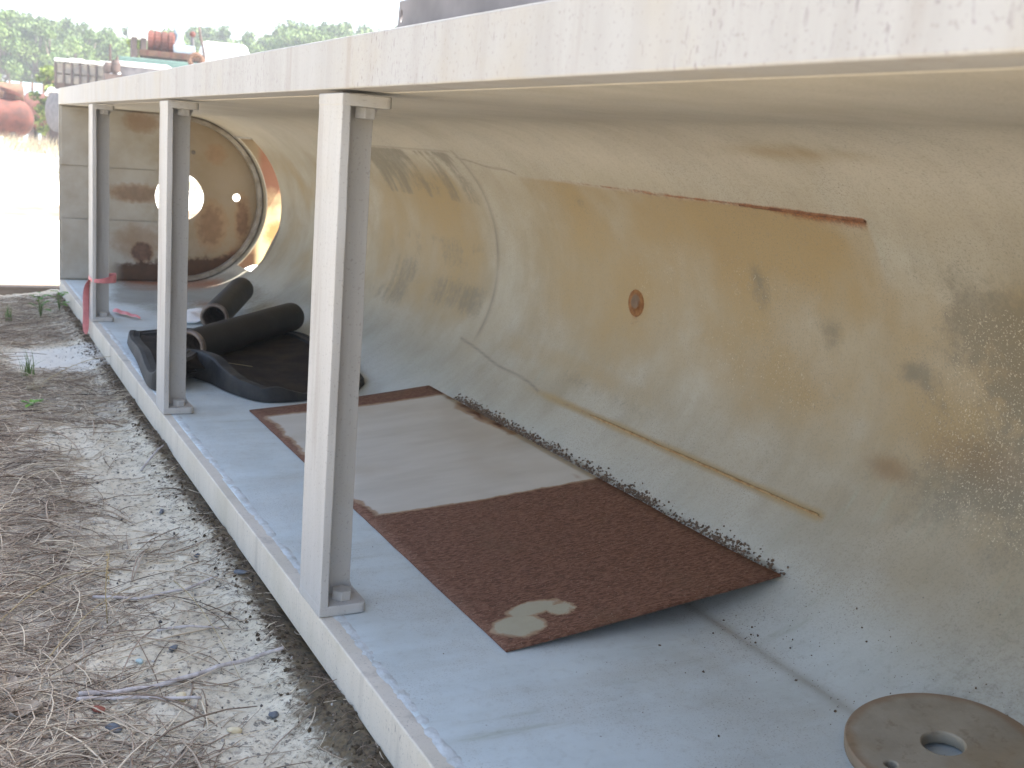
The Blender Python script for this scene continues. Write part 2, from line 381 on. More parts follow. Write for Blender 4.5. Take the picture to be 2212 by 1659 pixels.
# material
M = Mat('shell_paint')
uvn = M.attr('sheet_uv').outputs['Vector']
dustn = M.noise(2.6, 5, .65); scr = M.noise(1.0, 3, .6, vec=M.attr('sheet_uv').outputs['Vector'], sc3=(170, 5, 1))
A_ = {k: M.attr(k).outputs['Fac'] for k in ('tan', 'grime_shade', 'brown', 'rust', 'line', 'speck', 'seam')}
n1 = M.noise(4, 5, .6); nf = M.noise(40, 4, .7); nff = M.noise(160, 3, .7)
stk = M.noise(1.0, 4, .6, vec=uvn, sc3=(22, 2.6, 1)); stk2 = M.noise(1.0, 4, .6, vec=uvn, sc3=(7, 1.2, 1))
wall = M.attr('wall').outputs['Fac']
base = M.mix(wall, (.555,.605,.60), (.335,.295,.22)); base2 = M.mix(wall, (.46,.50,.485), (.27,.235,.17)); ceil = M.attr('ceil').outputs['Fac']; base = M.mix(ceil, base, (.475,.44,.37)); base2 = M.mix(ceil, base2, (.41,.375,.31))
c = M.mix(M.mul(M.step(M.add(M.mul(stk, .3), M.mul(n1, .7)), .38, .66), .75), base, base2)
c = M.mix(M.mul(M.step(stk2, .45, .75), .22), c, (.36,.33,.26))
gs = M.mul(M.step(stk, .55, .75), M.step(stk2, .45, .65)); c = M.mix(M.mul(gs, .6), c, (.33,.345,.27))
c = M.mix(M.mul(M.step(dustn, .42, .68), .34), c, (.44,.425,.38))
c = M.mix(M.mul(M.mul(M.step(scr, .64, .70), M.step(n1, .5, .65)), .3), c, (.30,.29,.27))
tn = M.step(M.add(A_['tan'], M.mul(M.sub(n1, .5), .6)), .02, .72)
c = M.mix(M.mul(tn, .92), c, M.mix(n1, (.262,.186,.09), (.35,.268,.145)))
gr = M.step(M.add(A_['grime_shade'], M.mul(M.sub(nf, .5), .9)), .25, .95)
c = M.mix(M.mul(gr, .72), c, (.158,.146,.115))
br = M.step(M.add(A_['brown'], M.mul(M.sub(nf, .5), .5)), .2, 1.0)
c = M.mix(M.mul(br, .7), c, (.20,.125,.065))
c = M.mix(M.mul(A_['line'], .8), c, (.13,.115,.10))
c = M.mix(M.math('MULTIPLY', A_['seam'], .62, True), c, (.25,.215,.165))
rs = M.step(M.add(A_['rust'], M.mul(M.sub(nf, .5), .75)), .22, .85)
c = M.mix(M.mul(rs, .95), c, M.mix(M.step(nff, .35, .65), (.30,.105,.035), (.115,.045,.022)))
nsp = M.noise(190, 3, .6); vs2 = M.voro(38)
sp = M.mul(M.step(nsp, .575, .645), M.step(M.add(A_['speck'], M.mul(M.sub(nf, .5), 1.3)), .40, .75))
c = M.mix(M.mul(sp, .6), c, (.60,.53,.40))
dots = M.mul(M.step(vs2['Distance'], .11, .06), M.step(M.noise(3.5, 2), .50, .62)); dots = M.mul(dots, M.step(M.xyz(vs2['Color'])[0], .62, .66))
c = M.mix(M.mul(dots, .7), c, (.15,.135,.12))
nb = M.bump(M.add(M.mul(nf, .4), M.mul(rs, .6)), .12, .003)
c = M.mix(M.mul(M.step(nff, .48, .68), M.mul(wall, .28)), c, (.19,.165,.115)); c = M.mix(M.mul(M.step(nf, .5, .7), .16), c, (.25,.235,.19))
fsp = M.noise(240, 2, .55); c = M.mix(M.mul(M.mul(M.step(fsp, .60, .66), M.step(dustn, .40, .60)), .55), c, (.16,.145,.12))
SHELL = M.done(c, M.add(.55, M.mul(n1, .25)), 0, .2, nb)
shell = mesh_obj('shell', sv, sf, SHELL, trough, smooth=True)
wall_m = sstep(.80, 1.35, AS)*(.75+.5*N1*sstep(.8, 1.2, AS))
for nm, arr in dict(wall=np.clip(wall_m, 0, 1), ceil=sstep(32, 62, AA+10*(N1-.5)), tan=tan, grime_shade=grime_shade, brown=brown, rust=rust, line=line, speck=speck, seam=seam).items():
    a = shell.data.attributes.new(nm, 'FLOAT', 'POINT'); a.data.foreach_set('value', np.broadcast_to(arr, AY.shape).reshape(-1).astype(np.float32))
a = shell.data.attributes.new('sheet_uv', 'FLOAT_VECTOR', 'POINT')
a.data.foreach_set('vector', np.stack([AY, AS, 0*AY], -1).reshape(-1).astype(np.float32))
md = shell.modifiers.new('thickness', 'SOLIDIFY'); md.thickness = .008; md.offset = 1.0   # outward
# flange bars along both edges of the opening
def bar(name, x0, x1, z0, z1, y0, y1, bev):
    mb = MB(); n = 60; yy = np.linspace(y0, y1, n)
    pts = [(x0, z0), (x1, z0), (x1, z1), (x0, z1)]
    for k, y in enumerate(yy):
        j = (fbm(y*1.3, z0+3.)-.5)*.004
        mb.v += [(p[0]+j*(p[0] < .02), y, p[1]+j*.5) for p in pts]
    for k in range(n-1):
        for q in range(4):
            q2 = (q+1) % 4; mb.f.append((k*4+q, k*4+q2, (k+1)*4+q2, (k+1)*4+q))
    mb.f.append((3, 2, 1, 0)); m = (n-1)*4; mb.f.append((m, m+1, m+2, m+3))
    return mb.build(name, SILLM if name == 'bottom_flange' else PAINT, trough, bevel=bev)
bar('top_flange', 0, .0884, H, H+.1016, YN, YE+.006, .0035)
bar('bottom_flange', 0, .040, -.1001, 0, YN, YE+.006, .0035)
for y in (YN, 3.9, YE-.06):
    mb = MB(); mb.box((.040, y, -.1001), (.9, y+.06, -.009)); mb.build('cross_bearer', PAINT, trough, bevel=.003)
# weld bead on the floor behind the lower flange
yy = np.arange(YN+.02, YE-.02, .011); pr = [(-.016, 0), (-.008, .0016), (0, .0023), (.008, .0017), (.015, 0)]
bv = []; bf = []
for k, y in enumerate(yy):
    wob = (fbm(y*14, 1.)-.5)*.010; hh = .25+1.5*vnoise(y*75, 7.)
    bv += [(.044+wob+p[0]*(.8+.5*fbm(y*22, 3.)), y, -.001+p[1]*hh) for p in pr]
for k in range(len(yy)-1):
    for q in range(4): bf.append((k*5+q, k*5+q+1, (k+1)*5+q+1, (k+1)*5+q))
WELD = plain('weld_white', (.575,.60,.595), (.43,.44,.41), 22, .7, bump=.6)
mesh_obj('weld_bead', bv, bf, WELD, trough, smooth=True)
# longitudinal weld seams on the back wall
RUSTW = plain('rusty_weld', (.20,.10,.055), (.10,.045,.028), 40, .95, bump=.4)
def seam_mesh(name, y0, y1, fa, wdt, mat):
    v = []; f = []; yy = np.arange(y0, y1, .014)
    for y in yy:
        a = R_(fa(y)); e = wdt*(.25+1.1*fbm(y*30, 2.)); ctr = (XC+RR*math.cos(a), ZC+RR*math.sin(a))
        tx, tz = -math.sin(a), math.cos(a); nx_, nz_ = -math.cos(a), -math.sin(a)
        for s_, h_ in ((-1, -.002), (-.5, .0035), (.5, .0035), (1, -.002)):
            v.append((ctr[0]+tx*e*s_+nx_*h_, y, ctr[1]+tz*e*s_+nz_*h_))
    for k in range(len(yy)-1):
        for q in range(3): f.append((k*4+q, k*4+q+1, (k+1)*4+q+1, (k+1)*4+q))
    return mesh_obj(name, v, f, mat, trough, smooth=True)
seam_mesh('weld_seam', 1.945, 2.42, lambda y: 41.7+(y-1.94)*1.52+.35*(fbm(y*25, 4.)-.5), .0048, RUSTW)
TANW = plain('tan_weld', (.34,.23,.11), (.24,.14,.06), 50, .8, bump=.3)
seam_mesh('weld_seam', 1.98, 3.1, lambda y: -38.9-(y-1.98)*.966+.3*(fbm(y*22, 6.)-.5), .0055, TANW)
# rusty plug in the back wall
a = R_(1.7); pc = Vector((XC+RR*math.cos(a), 3.073, ZC+RR*math.sin(a))); pn = Vector((-math.cos(a), 0, -math.sin(a)))
mb = MB(); mb.lathe([(-.004, .048), (.003, .046), (.005, .040), (.004, .026), (.008, .024), (.010, .016), (.006, .009), (.006, .001)], pc, pc+pn, 28)
PLUG = Mat('rusty_plug'); n_ = PLUG.noise(55, 4); PLUG = PLUG.done(PLUG.mix(PLUG.mul(PLUG.ell(PLUG.xyz()[1], PLUG.xyz()[2], 3.073, .598, .024, .024, n_, .25, .2), .9), PLUG.mix(PLUG.step(n_, .35, .65), (.25,.125,.05), (.17,.075,.03)), (.15,.11,.08)), .85, 0, .2, PLUG.bump(n_, .5, .004))
mb.build('rusty_plug', PLUG, trough, smooth=True)
# end plate
out = [(0.0, -.1), (0.0, H+.1), (XC, H+.1)] + [(XC+.70*math.cos(R_(t)), ZC+.70*math.sin(R_(t))) for t in range(88, 40, -4)] + [(1.62, 1.03), (1.62, .13), (1.30, .13)] + [(XC+.66*math.cos(R_(t)), ZC+.66*math.sin(R_(t))) for t in range(-46, -90, -4)] + [(XC, -.1)]
M = Mat('end_plate_paint'); X, Y, Z = M.xyz()                                   # local x, y = world x, z
n1 = M.noise(5, 5, .6); n2 = M.noise(22, 5, .7)
c = M.mix(M.step(n1, .3, .7), (.37,.35,.31), (.30,.27,.215))
dxy = M.math('SQRT', M.add(M.mul(M.sub(X, XC), M.sub(X, XC)), M.mul(M.sub(Y, .59), M.sub(Y, .59))))
c = M.mix(M.mul(M.step(M.add(X, M.mul(n1, .3)), .70, 1.1), .75), c, (.19,.13,.062))
rm = M.mul(M.ell(X, Y, 1.0, .40, .10, .15, n2, .7, .4), .8)
rm = M.mx(rm, M.mul(M.ell(X, Y, 1.22, .45, .05, .16, n2, .7, .4), .9)); rm = M.mx(rm, M.mul(M.ell(X, Y, .49, .60, .17, .055, n2, .6, .4), .75))
rm = M.mx(rm, M.ell(X, Y, .53, .205, .075, .075, n2, .4, .25)); rm = M.mx(rm, M.mul(M.ell(X, Y, .52, 1.08, .10, .06, n2, .7, .5), .55))
rm = M.mx(rm, M.mul(M.ell(X, Y, .50, .27, .13, .10, n2, .8, .6), .4)); rm = M.mx(rm, M.mul(M.ell(X, Y, 1.02, .90, .06, .06, n2, .8, .5), .55))
rm = M.mx(rm, M.mul(M.step(M.add(dxy, M.mul(M.sub(n2, .5), .12)), .48, .54), M.mul(M.step(Y, .34, .2), M.step(X, .6, .8))))
low = M.step(M.add(M.sub(Y, M.mul(M.sub(X, .3), .10)), M.mul(M.sub(n2, .5), .12)), .125, .085); low = M.mul(low, M.step(X, .30, .42))  # dark foot band: rust with the floor shadow painted in
rcol = M.mix(M.step(n2, .35, .65), (.06,.020,.007), (.12,.052,.028))
c = M.mix(M.mul(rm, .85), c, rcol)
ring_ = M.mul(M.mul(rm, M.inv(rm)), 1.6); c = M.mix(ring_, c, (.30,.19,.10))
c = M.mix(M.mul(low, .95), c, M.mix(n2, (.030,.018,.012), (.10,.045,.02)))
e2 = M.mul(M.step(X, 1.30, 1.36), 1.0)                                          # the wing outside the shell: rusty cream, light below and shade above painted in
wing = M.mix(M.step(M.add(Y, M.mul(M.sub(n1, .5), .35)), .48, .68), (.66,.52,.30), (.22,.10,.06))
wing = M.mix(M.mul(M.ell(X, Y, 1.47, .36, .08, .09, n2, .6, .4), .8), wing, (.36,.17,.05))
c = M.mix(e2, c, wing)
ENDP = M.done(c, .6, 0, .3, M.bump(n2, .2, .004))
ep = holed_plate('end_plate', out, [circ(XC, .59, .165, 64), circ(1.174, .607, .028, 24)], .012, ENDP, trough)
ep.rotation_euler = (R_(90), 0, 0); ep.location = (0, YE+.006, 0)
# planks bolted over the end plate beside the hole
for z0, z1, dy in ((.012, .411, 0), (.417, .759, .010), (.765, 1.14, 0)):
    mb = MB(); mb.box((.012, YE-.014+dy, z0), (.612 if dy else .70, YE-.0015, z1))
    p_ = mb.build('end_panel', ENDP, trough, bevel=.002)
    # share the plate's pattern: panel local axes differ, so give it a matching object space
    p_.data.transform(Matrix.Translation((0, -(YE), 0))); p_.data.transform(Matrix.Rotation(R_(-90), 4, 'X')); p_.rotation_euler = (R_(90), 0, 0); p_.location = (0, YE, 0)
BH = plain('dark_bolt_hole', (.10,.09,.08), (.17,.15,.13), 50, .8)
for (u, v) in ((205, 323), (373, 328), (418, 329), (205, 581), (373, 586), (645, 398)):
    P = atY(u, v, YE-.016); mb = MB(); mb.lathe([(0, .014), (.004, .014), (.006, .009), (.006, .0008)], P+np.array([0, .002, 0]), P+np.array([0, -1, 0]), 12)
    if P[0] < 1.3: mb.build('bolt_head', BH, trough, smooth=True)
# ring angle welded round the end of the shell
rb = MB(); n = 60
for i in range(n+1):
    t = R_(-88+176*i/n); cx, cz = math.cos(t), math.sin(t)
    for r, y in ((.566, YE-.002), (.566, YE-.055), (.538, YE-.055), (.538, YE-.002)): rb.v.append((XC+r*cx, y, ZC+r*cz))
for i in range(n):
    for q in range(4):
        q2 = (q+1) % 4; rb.f.append((i*4+q, i*4+q2, (i+1)*4+q2, (i+1)*4+q))
RINGM = plain('end_ring_paint', (.30,.275,.235), (.19,.16,.12), 14, .6)
rb.build('end_ring', RINGM, trough, smooth=False)
# discharge chute outside the slot: back, top and near cheek, open below
mb = MB(); mb.box((1.128, SL0-.02, 1.022), (1.66, YE-.002, 1.038))
ck = [(1.62, .13), (1.62, 1.03), (1.145, 1.03)] + [(XC+.586*math.cos(R_(t)), ZC+.586*math.sin(R_(t))) for t in np.arange(51, -50, -4)]
k = len(ck); mb.add([(x, SL0-.028, z) for x, z in ck]+[(x, SL0-.02, z) for x, z in ck], [(i, (i+1) % k, (i+1) % k+k, i+k) for i in range(k)]+[(0, 1, i, i+1) for i in (k-2,)])
mb.build('discharge_chute', PAINT, trough)
# unseen closed near end, placed and coloured dark to dim the wall
out2 = [(0.0, -.1), (0.0, H+.1), (XC, H+.1)] + [(XC+.66*math.cos(R_(t)), ZC+.66*math.sin(R_(t))) for t in range(88, -90, -4)] + [(XC, -.1)]
DARKE = plain('dark_near_end', (.12,.08,.05), (.07,.05,.035), 3, .8)
ep2 = holed_plate('end_plate', out2, [circ(XC, .59, .165, 48)], .012, DARKE, trough)
ep2.rotation_euler = (R_(90), 0, 0); ep2.location = (0, YN-.006, 0)

# posts: T bars with a foot at each end, bolted to the flanges
def post_mesh():
    w_, tf, tw, dep = .156, .020, .012, .094; z0, z1 = .002, H-.008; ft = .024
    mb = MB(); n = 44
    sec = [(0, 0), (tf, 0), (tf, w_/2-tw/2-.004), (tf+.004, w_/2-tw/2), (dep, w_/2-tw/2), (dep, w_/2+tw/2), (tf+.004, w_/2+tw/2), (tf, w_/2+tw/2+.004), (tf, w_), (0, w_)]
    m = len(sec); zz = np.linspace(z0+ft-.001, z1-ft+.001, n)
    for k, z in enumerate(zz):
        e = max(0, 1-min(z-z0-ft, z1-ft-z)/.035)
        for q, (x, y) in enumerate(sec):
            jx = (fbm(z*6, q*3.3+1)-.5)*.004; jy = (fbm(z*8, q*5.1+9)-.5)*.006
            if q in (4, 5): jx += .010*e*e
            mb.v.append((x+jx*(x > .001)+(fbm(z*3, 5.)-.5)*.003, y+jy, z))
    for k in range(n-1):
        for q in range(m):
            q2 = (q+1) % m; mb.f.append((k*m+q, k*m+q2, (k+1)*m+q2, (k+1)*m+q))
    def foot(a, b):
        r = .016; L = .112; o = [(0, 0)] + [(L-r+r*math.sin(t), r-r*math.cos(t)) for t in np.linspace(0, math.pi/2, 6)] + [(L-r+r*math.cos(t), w_-r+r*math.sin(t)) for t in np.linspace(0, math.pi/2, 6)] + [(0, w_)]
        k = len(o); v = [(x, y, a) for x, y in o]+[(x, y, b) for x, y in o]
        f = [tuple(range(k))[::-1], tuple(range(k, 2*k))]+[(i, (i+1) % k, (i+1) % k+k, i+k) for i in range(k)]
        mb.add(v, f)
    foot(z0, z0+ft); foot(z1-ft, z1)
    return mb
post = post_mesh().build('stiffener_post', POSTM, trough, bevel=.003, seg=2)
for zb, sgn in ((.026, 1), (H-.032, -1)):
    mb = MB(); r = .0235; hgt = .023
    pts = [(.064+r*math.cos(R_(60*k+12)), .040+r*math.sin(R_(60*k+12))) for k in range(6)]
    v = [(x, y, zb) for x, y in pts]+[(x, y, zb+sgn*hgt) for x, y in pts]
    mb.add(v, [tuple(range(6))[::-1], tuple(range(6, 12))]+[(i, (i+1) % 6, (i+1) % 6+6, i+6) for i in range(6)])
    mb.build('bolt', BOLTM, post, bevel=.0015)
post.location = (0, 2.207, 0)
for y in (4.114, 6.209):
    p2 = copy_tree(post, trough); p2.location = (0, y, 0)
PB2 = 1
# ------------------------------------------------------------------ THINGS IN THE TROUGH
# rusty sheet leaning on the floor and the curve
M = Mat('rusty_sheet'); X, Y, Z = M.xyz()
n1 = M.noise(6, 5, .6); n2 = M.noise(30, 5, .7); rip = M.noise(1, 4, .6, sc3=(60, 190, 60), dist=.6); nf = M.noise(260, 2, .6)
edge = M.add(M.add(Y, M.mul(X, .06)), M.add(M.mul(M.sub(n2, .5), .025), M.mul(M.sub(n1, .5), .03)))   # local y from near edge
rust_near = M.step(edge, .905, .885)
rust_far = M.step(edge, 2.06, 2.10)
ex = M.add(X, M.mul(M.sub(n1, .5), .10))
rl = M.step(ex, .045, .02)
rr2 = M.mul(M.step(ex, .70, .735), M.step(M.noise(3.2, 2), .50, .6))
rm = M.mx(M.mx(rust_near, rust_far), M.mx(rl, rr2))
rm = M.mul(rm, M.inv(M.mx(M.ell(X, Y, .075, .095, .058, .048, n1, 1.1, .14), M.mx(M.ell(X, Y, .14, .150, .070, .034, n1, 1.1, .14), M.ell(X, Y, .200, .120, .034, .030, n2, .8, .2)))))
gl = M.noise(1, 4, .6, sc3=(2.2, 7, 1))
patchc = (.27,.25,.19); grey = M.mix(M.step(gl, .3, .75), (.54,.51,.455), (.45,.42,.365)); grey = M.mix(M.mul(M.step(M.noise(2.2, 3), .5, .7), .5), grey, (.39,.33,.25))
grey = M.mix(rust_near, grey, M.mix(n2, (.33,.30,.21), (.42,.385,.29)))
rcol = M.mix(M.step(rip, .35, .66), (.10,.042,.024), (.225,.112,.07)); rcol = M.mix(M.mul(M.step(n1, .5, .75), .6), rcol, (.155,.085,.05))
rcol = M.mix(M.mul(M.step(nf, .63, .71), .65), rcol, (.40,.29,.21))
c = M.mix(rm, grey, rcol); bd = M.mul(M.mul(rm, M.inv(rm)), 3.0); c = M.mix(bd, c, (.33,.21,.12))
SHEET = M.done(c, M.step(rm, 0, 1, .5, .9), 0, .25, M.bump(M.mul(rip, rm), .5, .004))
A = np.array([.325, 1.922, .001]); wid, lng = .752, 2.20
nxs, nys = 24, 60; v = []; f = []
for t in (0, 1):
    for i in range(nxs+1):
        for j in range(nys+1):
            s = i/nxs*wid; q = j/nys*lng
            bow = .012*math.sin(math.pi*i/nxs)*(-.5)+.008*math.sin(math.pi*i/nxs)*math.exp(-q/.25)
            tilt = .105*(1+.02*math.sin(q*2)); jit = (fbm(np.array(s*9), np.array(q*9))-.5)*.004*(i in (0, nxs) or j in (0, nys))
            v.append((s*math.cos(tilt)+jit, q+jit, .004+s*math.sin(tilt)+bow+.010*math.exp(-q/.15)*(s/wid)**2 - (0 if t else .006)))
k0 = (nxs+1)*(nys+1); id_ = lambda t, i, j: t*k0+i*(nys+1)+j
for i in range(nxs):
    for j in range(nys):
        f.append((id_(1,i,j), id_(1,i+1,j), id_(1,i+1,j+1), id_(1,i,j+1))); f.append((id_(0,i,j), id_(0,i,j+1), id_(0,i+1,j+1), id_(0,i+1,j)))
for i in range(nxs):
    f.append((id_(0,i,0), id_(0,i+1,0), id_(1,i+1,0), id_(1,i,0))); f.append((id_(0,i,nys), id_(1,i,nys), id_(1,i+1,nys), id_(0,i+1,nys)))
for j in range(nys):
    f.append((id_(0,0,j), id_(1,0,j), id_(1,0,j+1), id_(0,0,j+1))); f.append((id_(0,nxs,j), id_(0,nxs,j+1), id_(1,nxs,j+1), id_(1,nxs,j)))
sheet = mesh_obj('steel_sheet', v, f, SHEET, smooth=True, loc=(A[0], A[1], .003))
sheet.data.polygons.foreach_set('use_smooth', [len(p.vertices) == 4 and abs(p.normal.z) > .5 for p in sheet.data.polygons])
tag(sheet, 'long flat rusty steel sheet lying on the trough floor, brown in front and grey behind', 'steel sheet')
# dirt crumbs along the back edge of the sheet
mb = MB()
def lump(mb, p, r, seed):
    rg = np.random.default_rng(seed); s3 = rg.uniform(.6, 1.2, 3)*r; ico = [(0,0,1),(.9,0,.3),(.2,.9,.3),(-.8,.5,.3),(-.7,-.6,.3),(.3,-.9,.3),(.6,.5,-.6),(-.3,.7,-.6),(-.8,-.2,-.6),(0,-.8,-.6),(.6,-.4,-.6)]
    fc = [(0,1,2),(0,2,3),(0,3,4),(0,4,5),(0,5,1),(1,6,2),(2,7,3),(3,8,4),(4,9,5),(5,10,1),(1,10,6),(2,6,7),(3,7,8),(4,8,9),(5,9,10),(6,10,9),(6,9,8),(6,8,7)]
    a = rg.uniform(0, 6.28); ca, sa = math.cos(a), math.sin(a); out_ = []
    for x, y, z in ico:
        x, y, z = np.array((x, y, z))*s3*rg.uniform(.75, 1.25, 3); out_.append((p[0]+ca*x-sa*y, p[1]+sa*x+ca*y, p[2]+z))
    mb.add(out_, fc)
cr = MB()
for k in range(2800):
    y = 1.93+rng.random()**.9*1.95; dens = float(fbm(np.array(y*7), np.array(2.)))
    if rng.random() > dens*1.5: continue
    a = R_(-59.3+abs(rng.normal())*1.5+1.3*float(fbm(np.array(y*5), np.array(8.))))
    r = rng.uniform(.0014, .0052)*(.6+.7*rng.random()); lump(cr, (XC+RR*math.cos(a)-r*.3*math.cos(a), y, ZC+RR*math.sin(a)-r*.3*math.sin(a)), r, k)
CRUMB = plain('dirt_crumbs', (.17,.12,.085), (.085,.06,.042), 120, .95)
o = cr.build('dirt_crumbs', CRUMB); tag(o, 'line of dark dirt crumbs caught along the back edge of the rusty sheet', 'dirt', kind='stuff')
# crumbs scattered over floor and curve
cr = MB()
for k in range(620):
    y = rng.uniform(1.15, 2.6); x = rng.uniform(.40, 1.12)
    if 230 < k < 420: x = rng.normal(.875, .03); y = rng.uniform(1.4, 2.2)
    if k >= 420: y = rng.uniform(1.2, 1.9); x = .8+.3*rng.random()
    if k < 40: y = rng.uniform(1.15, 4.0); x = rng.uniform(.1, 1.1)
    z = 0.0 if x < XC else ZC-math.sqrt(RR*RR-(x-XC)**2)
    if .32 < x < 1.09 and y > 1.9: continue
    r = rng.uniform(.0006, .0016)*(2.4 if rng.random() < .09 else 1); lump(cr, (x, y, z+r*.3), r, 2000+k)
o = cr.build('grit', CRUMB); tag(o, 'fine dark grit scattered over the bare trough floor', 'grit', kind='stuff')
# steel disc with a bore, leaning on the curve at the front
M = Mat('disc_steel'); n1 = M.noise(9, 5, .6); n2 = M.noise(120, 3)
X, Y, Z = M.xyz(); c = M.mix(M.step(n1, .35, .7), (.33,.29,.225), (.26,.225,.17)); rad = M.math('SQRT', M.add(M.mul(X, X), M.mul(Y, Y)))
c = M.mix(M.mul(M.step(M.add(rad, M.mul(n1, .04)), .17, .19), .6), c, (.22,.13,.07)); c = M.mix(M.mul(M.step(n2, .7, .76), .5), c, (.42,.38,.30))
n3 = M.noise(28, 5, .7); c = M.mix(M.mul(M.step(n3, .55, .7), .45), c, (.14,.10,.06)); c = M.mix(M.mul(M.step(M.noise(3.5, 3), .5, .65), .35), c, (.30,.21,.11))
DISC = M.done(c, .7, 0, .3, M.bump(M.add(n2, n3), .25, .003))
DP = atZ(868/S_, 768/S_, .032); DH = np.array((DP[0]-.888, DP[1]-1.248)); DH = DH/np.linalg.norm(DH)*.128
disc = holed_plate('steel_disc', circ(0, 0, .172, 72), [circ(0, 0, .041, 40), circ(*DH, .014, 16)], .020, DISC, bevel=.003)
disc.location = (.888, 1.248, .034); disc.rotation_euler = (0, R_(-8), 0)
tag(disc, 'thick tan steel disc with a central hole lying on the trough floor nearest the camera', 'disc')
# black pipes
def pipe(name, A, B, r, label, dents=0):
    A = Vector(A); B = Vector(B); L = (B-A).length
    e = empty(name, A)
    mb = MB(); mb.lathe([(0.012, r*.80), (0.004, r*.985), (.016, r)] + [(t, r*(1+.004*math.sin(t*17))) for t in np.linspace(.05, L-.02, 14)] + [(L-.006, r*.97), (L, r*.86), (L+.002, r*.5), (L+.002, .001)], (0, 0, 0), B-A, 40)
    mb.build('pipe_wall', BLACK, e, smooth=True)
    mb = MB(); mb.lathe([(.30, r*.74), (.0, r*.74), (-.012, r*.78), (-.014, r*.9), (-.010, r*1.0), (.006, r*1.015), (.012, r*.99)], (0, 0, 0), B-A, 40)
    mb.build('end_ring', RINGR, e, smooth=True)
    mb = MB(); mb.lathe([(.30, r*.74), (.30, .001)], (0, 0, 0), B-A, 40); mb.build('inner_disc', BLACK, e)
    return tag(e, label, 'pipe', 'black pipes lying in the trough')
M = Mat('black_rubber'); n1 = M.noise(7, 5, .65); n2 = M.noise(90, 3, .6); n3 = M.noise(1, 3, .6, sc3=(28, 7, 28))
c = M.mix(M.step(n1, .4, .75), (.009,.009,.009), (.022,.020,.018)); c = M.mix(M.mul(M.step(n3, .68, .78), .5), c, (.06,.05,.04))
BLACK = M.done(c, .62, 0, .35, M.bump(n2, .12, .002))
RINGR = plain('worn_steel_ring', (.22,.18,.15), (.10,.075,.06), 30, .5, .5, metal=.4)
pipe('black_pipe', (.262, 4.955, .098), (.955, 5.73, .112), .077, 'black pipe nearer the camera, lying across the black rubber tray')
pipe('black_pipe', (.575, 5.88, .083), (.90, 6.62, .135), .074, 'black pipe farther back, lying behind the nearer black pipe by the end plate')
# rubber tray: warped sheet with a raised lip
loop = [(.105, 5.62, .045), (.07, 5.1, .06), (.035, 4.62, .07), (.06, 4.50, .10), (.13, 4.55, .135), (.215, 4.76, .135), (.285, 4.64, .115), (.33, 4.44, .088), (.40, 4.28, .060), (.48, 4.25, .045), (.60, 4.27, .042), (.78, 4.33, .042), (.87, 4.42, .035), (.925, 4.55, .055), (.94, 5.0, .065), (.93, 5.5, .062), (.85, 5.68, .055), (.5, 5.72, .045), (.2, 5.72, .042)]
loop = [Vector((p[0], p[1], p[2]+.012*math.sin(i*2.3))) for i, p in enumerate(loop)]; n0 = len(loop); pts = []
for i in range(n0):
    p0, p1, p2, p3 = loop[i-1], loop[i], loop[(i+1) % n0], loop[(i+2) % n0]
    for t in np.linspace(0, 1, 9)[:-1]:
        pts.append(.5*((2*p1)+(p2-p0)*t+(2*p0-5*p1+4*p2-p3)*t*t+(3*p1-p0-3*p2+p3)*t*t*t))
ctr = Vector((.5, 5.0, 0)); mb = MB(); m = 7
for i, p in enumerate(pts):
    t = (pts[(i+1) % len(pts)]-pts[i-1]); t.z = 0; t.normalize(); nrm = Vector((-t.y, t.x, 0))
    if nrm.dot(ctr-p) < 0: nrm = -nrm
    fl = .004 if p.x < XC else .004+ZC-math.sqrt(max(RR*RR-(p.x-XC)**2, 0))
    h = max(p.z+.016*(float(fbm(np.array(i*.11), np.array(3.)))-.5)*2, fl+.02)
    for o_, z_ in ((-.012, fl), (-.008, h-.008), (-.002, h), (.017, h+.001), (.020, h-.005), (.046, h-.006), (.050, max(h-.02, fl+.006))):
        q = p+nrm*o_; mb.v.append((q.x, q.y, z_))
L = len(pts)
for i in range(L):
    i2 = (i+1) % L
    for q in range(m-1): mb.f.append((i*m+q, i2*m+q, i2*m+q+1, i*m+q+1))
tray = empty('rubber_tray', (0, 0, 0)); tag(tray, 'warped black rubber tray with a raised lip under the black pipes', 'tray')
M = Mat('rubber_lip'); n1 = M.noise(10, 4, .6); n2 = M.noise(60, 3, .6)
n3 = M.noise(3, 5, .65); LIPM = M.done(M.mix(M.mul(M.step(n3, .5, .72), .6), M.mix(M.step(n1, .35, .7), (.014,.015,.017), (.036,.035,.033)), (.085,.075,.06)), .65, 0, .3, M.bump(M.add(n2, n1), .35, .006))
lip = mb.build('lip', LIPM, tray, smooth=False, bevel=0)
lip.data.polygons.foreach_set('use_smooth', [True]*len(lip.data.polygons))
try: lip.data.set_sharp_from_angle(angle=R_(35))
except Exception: pass
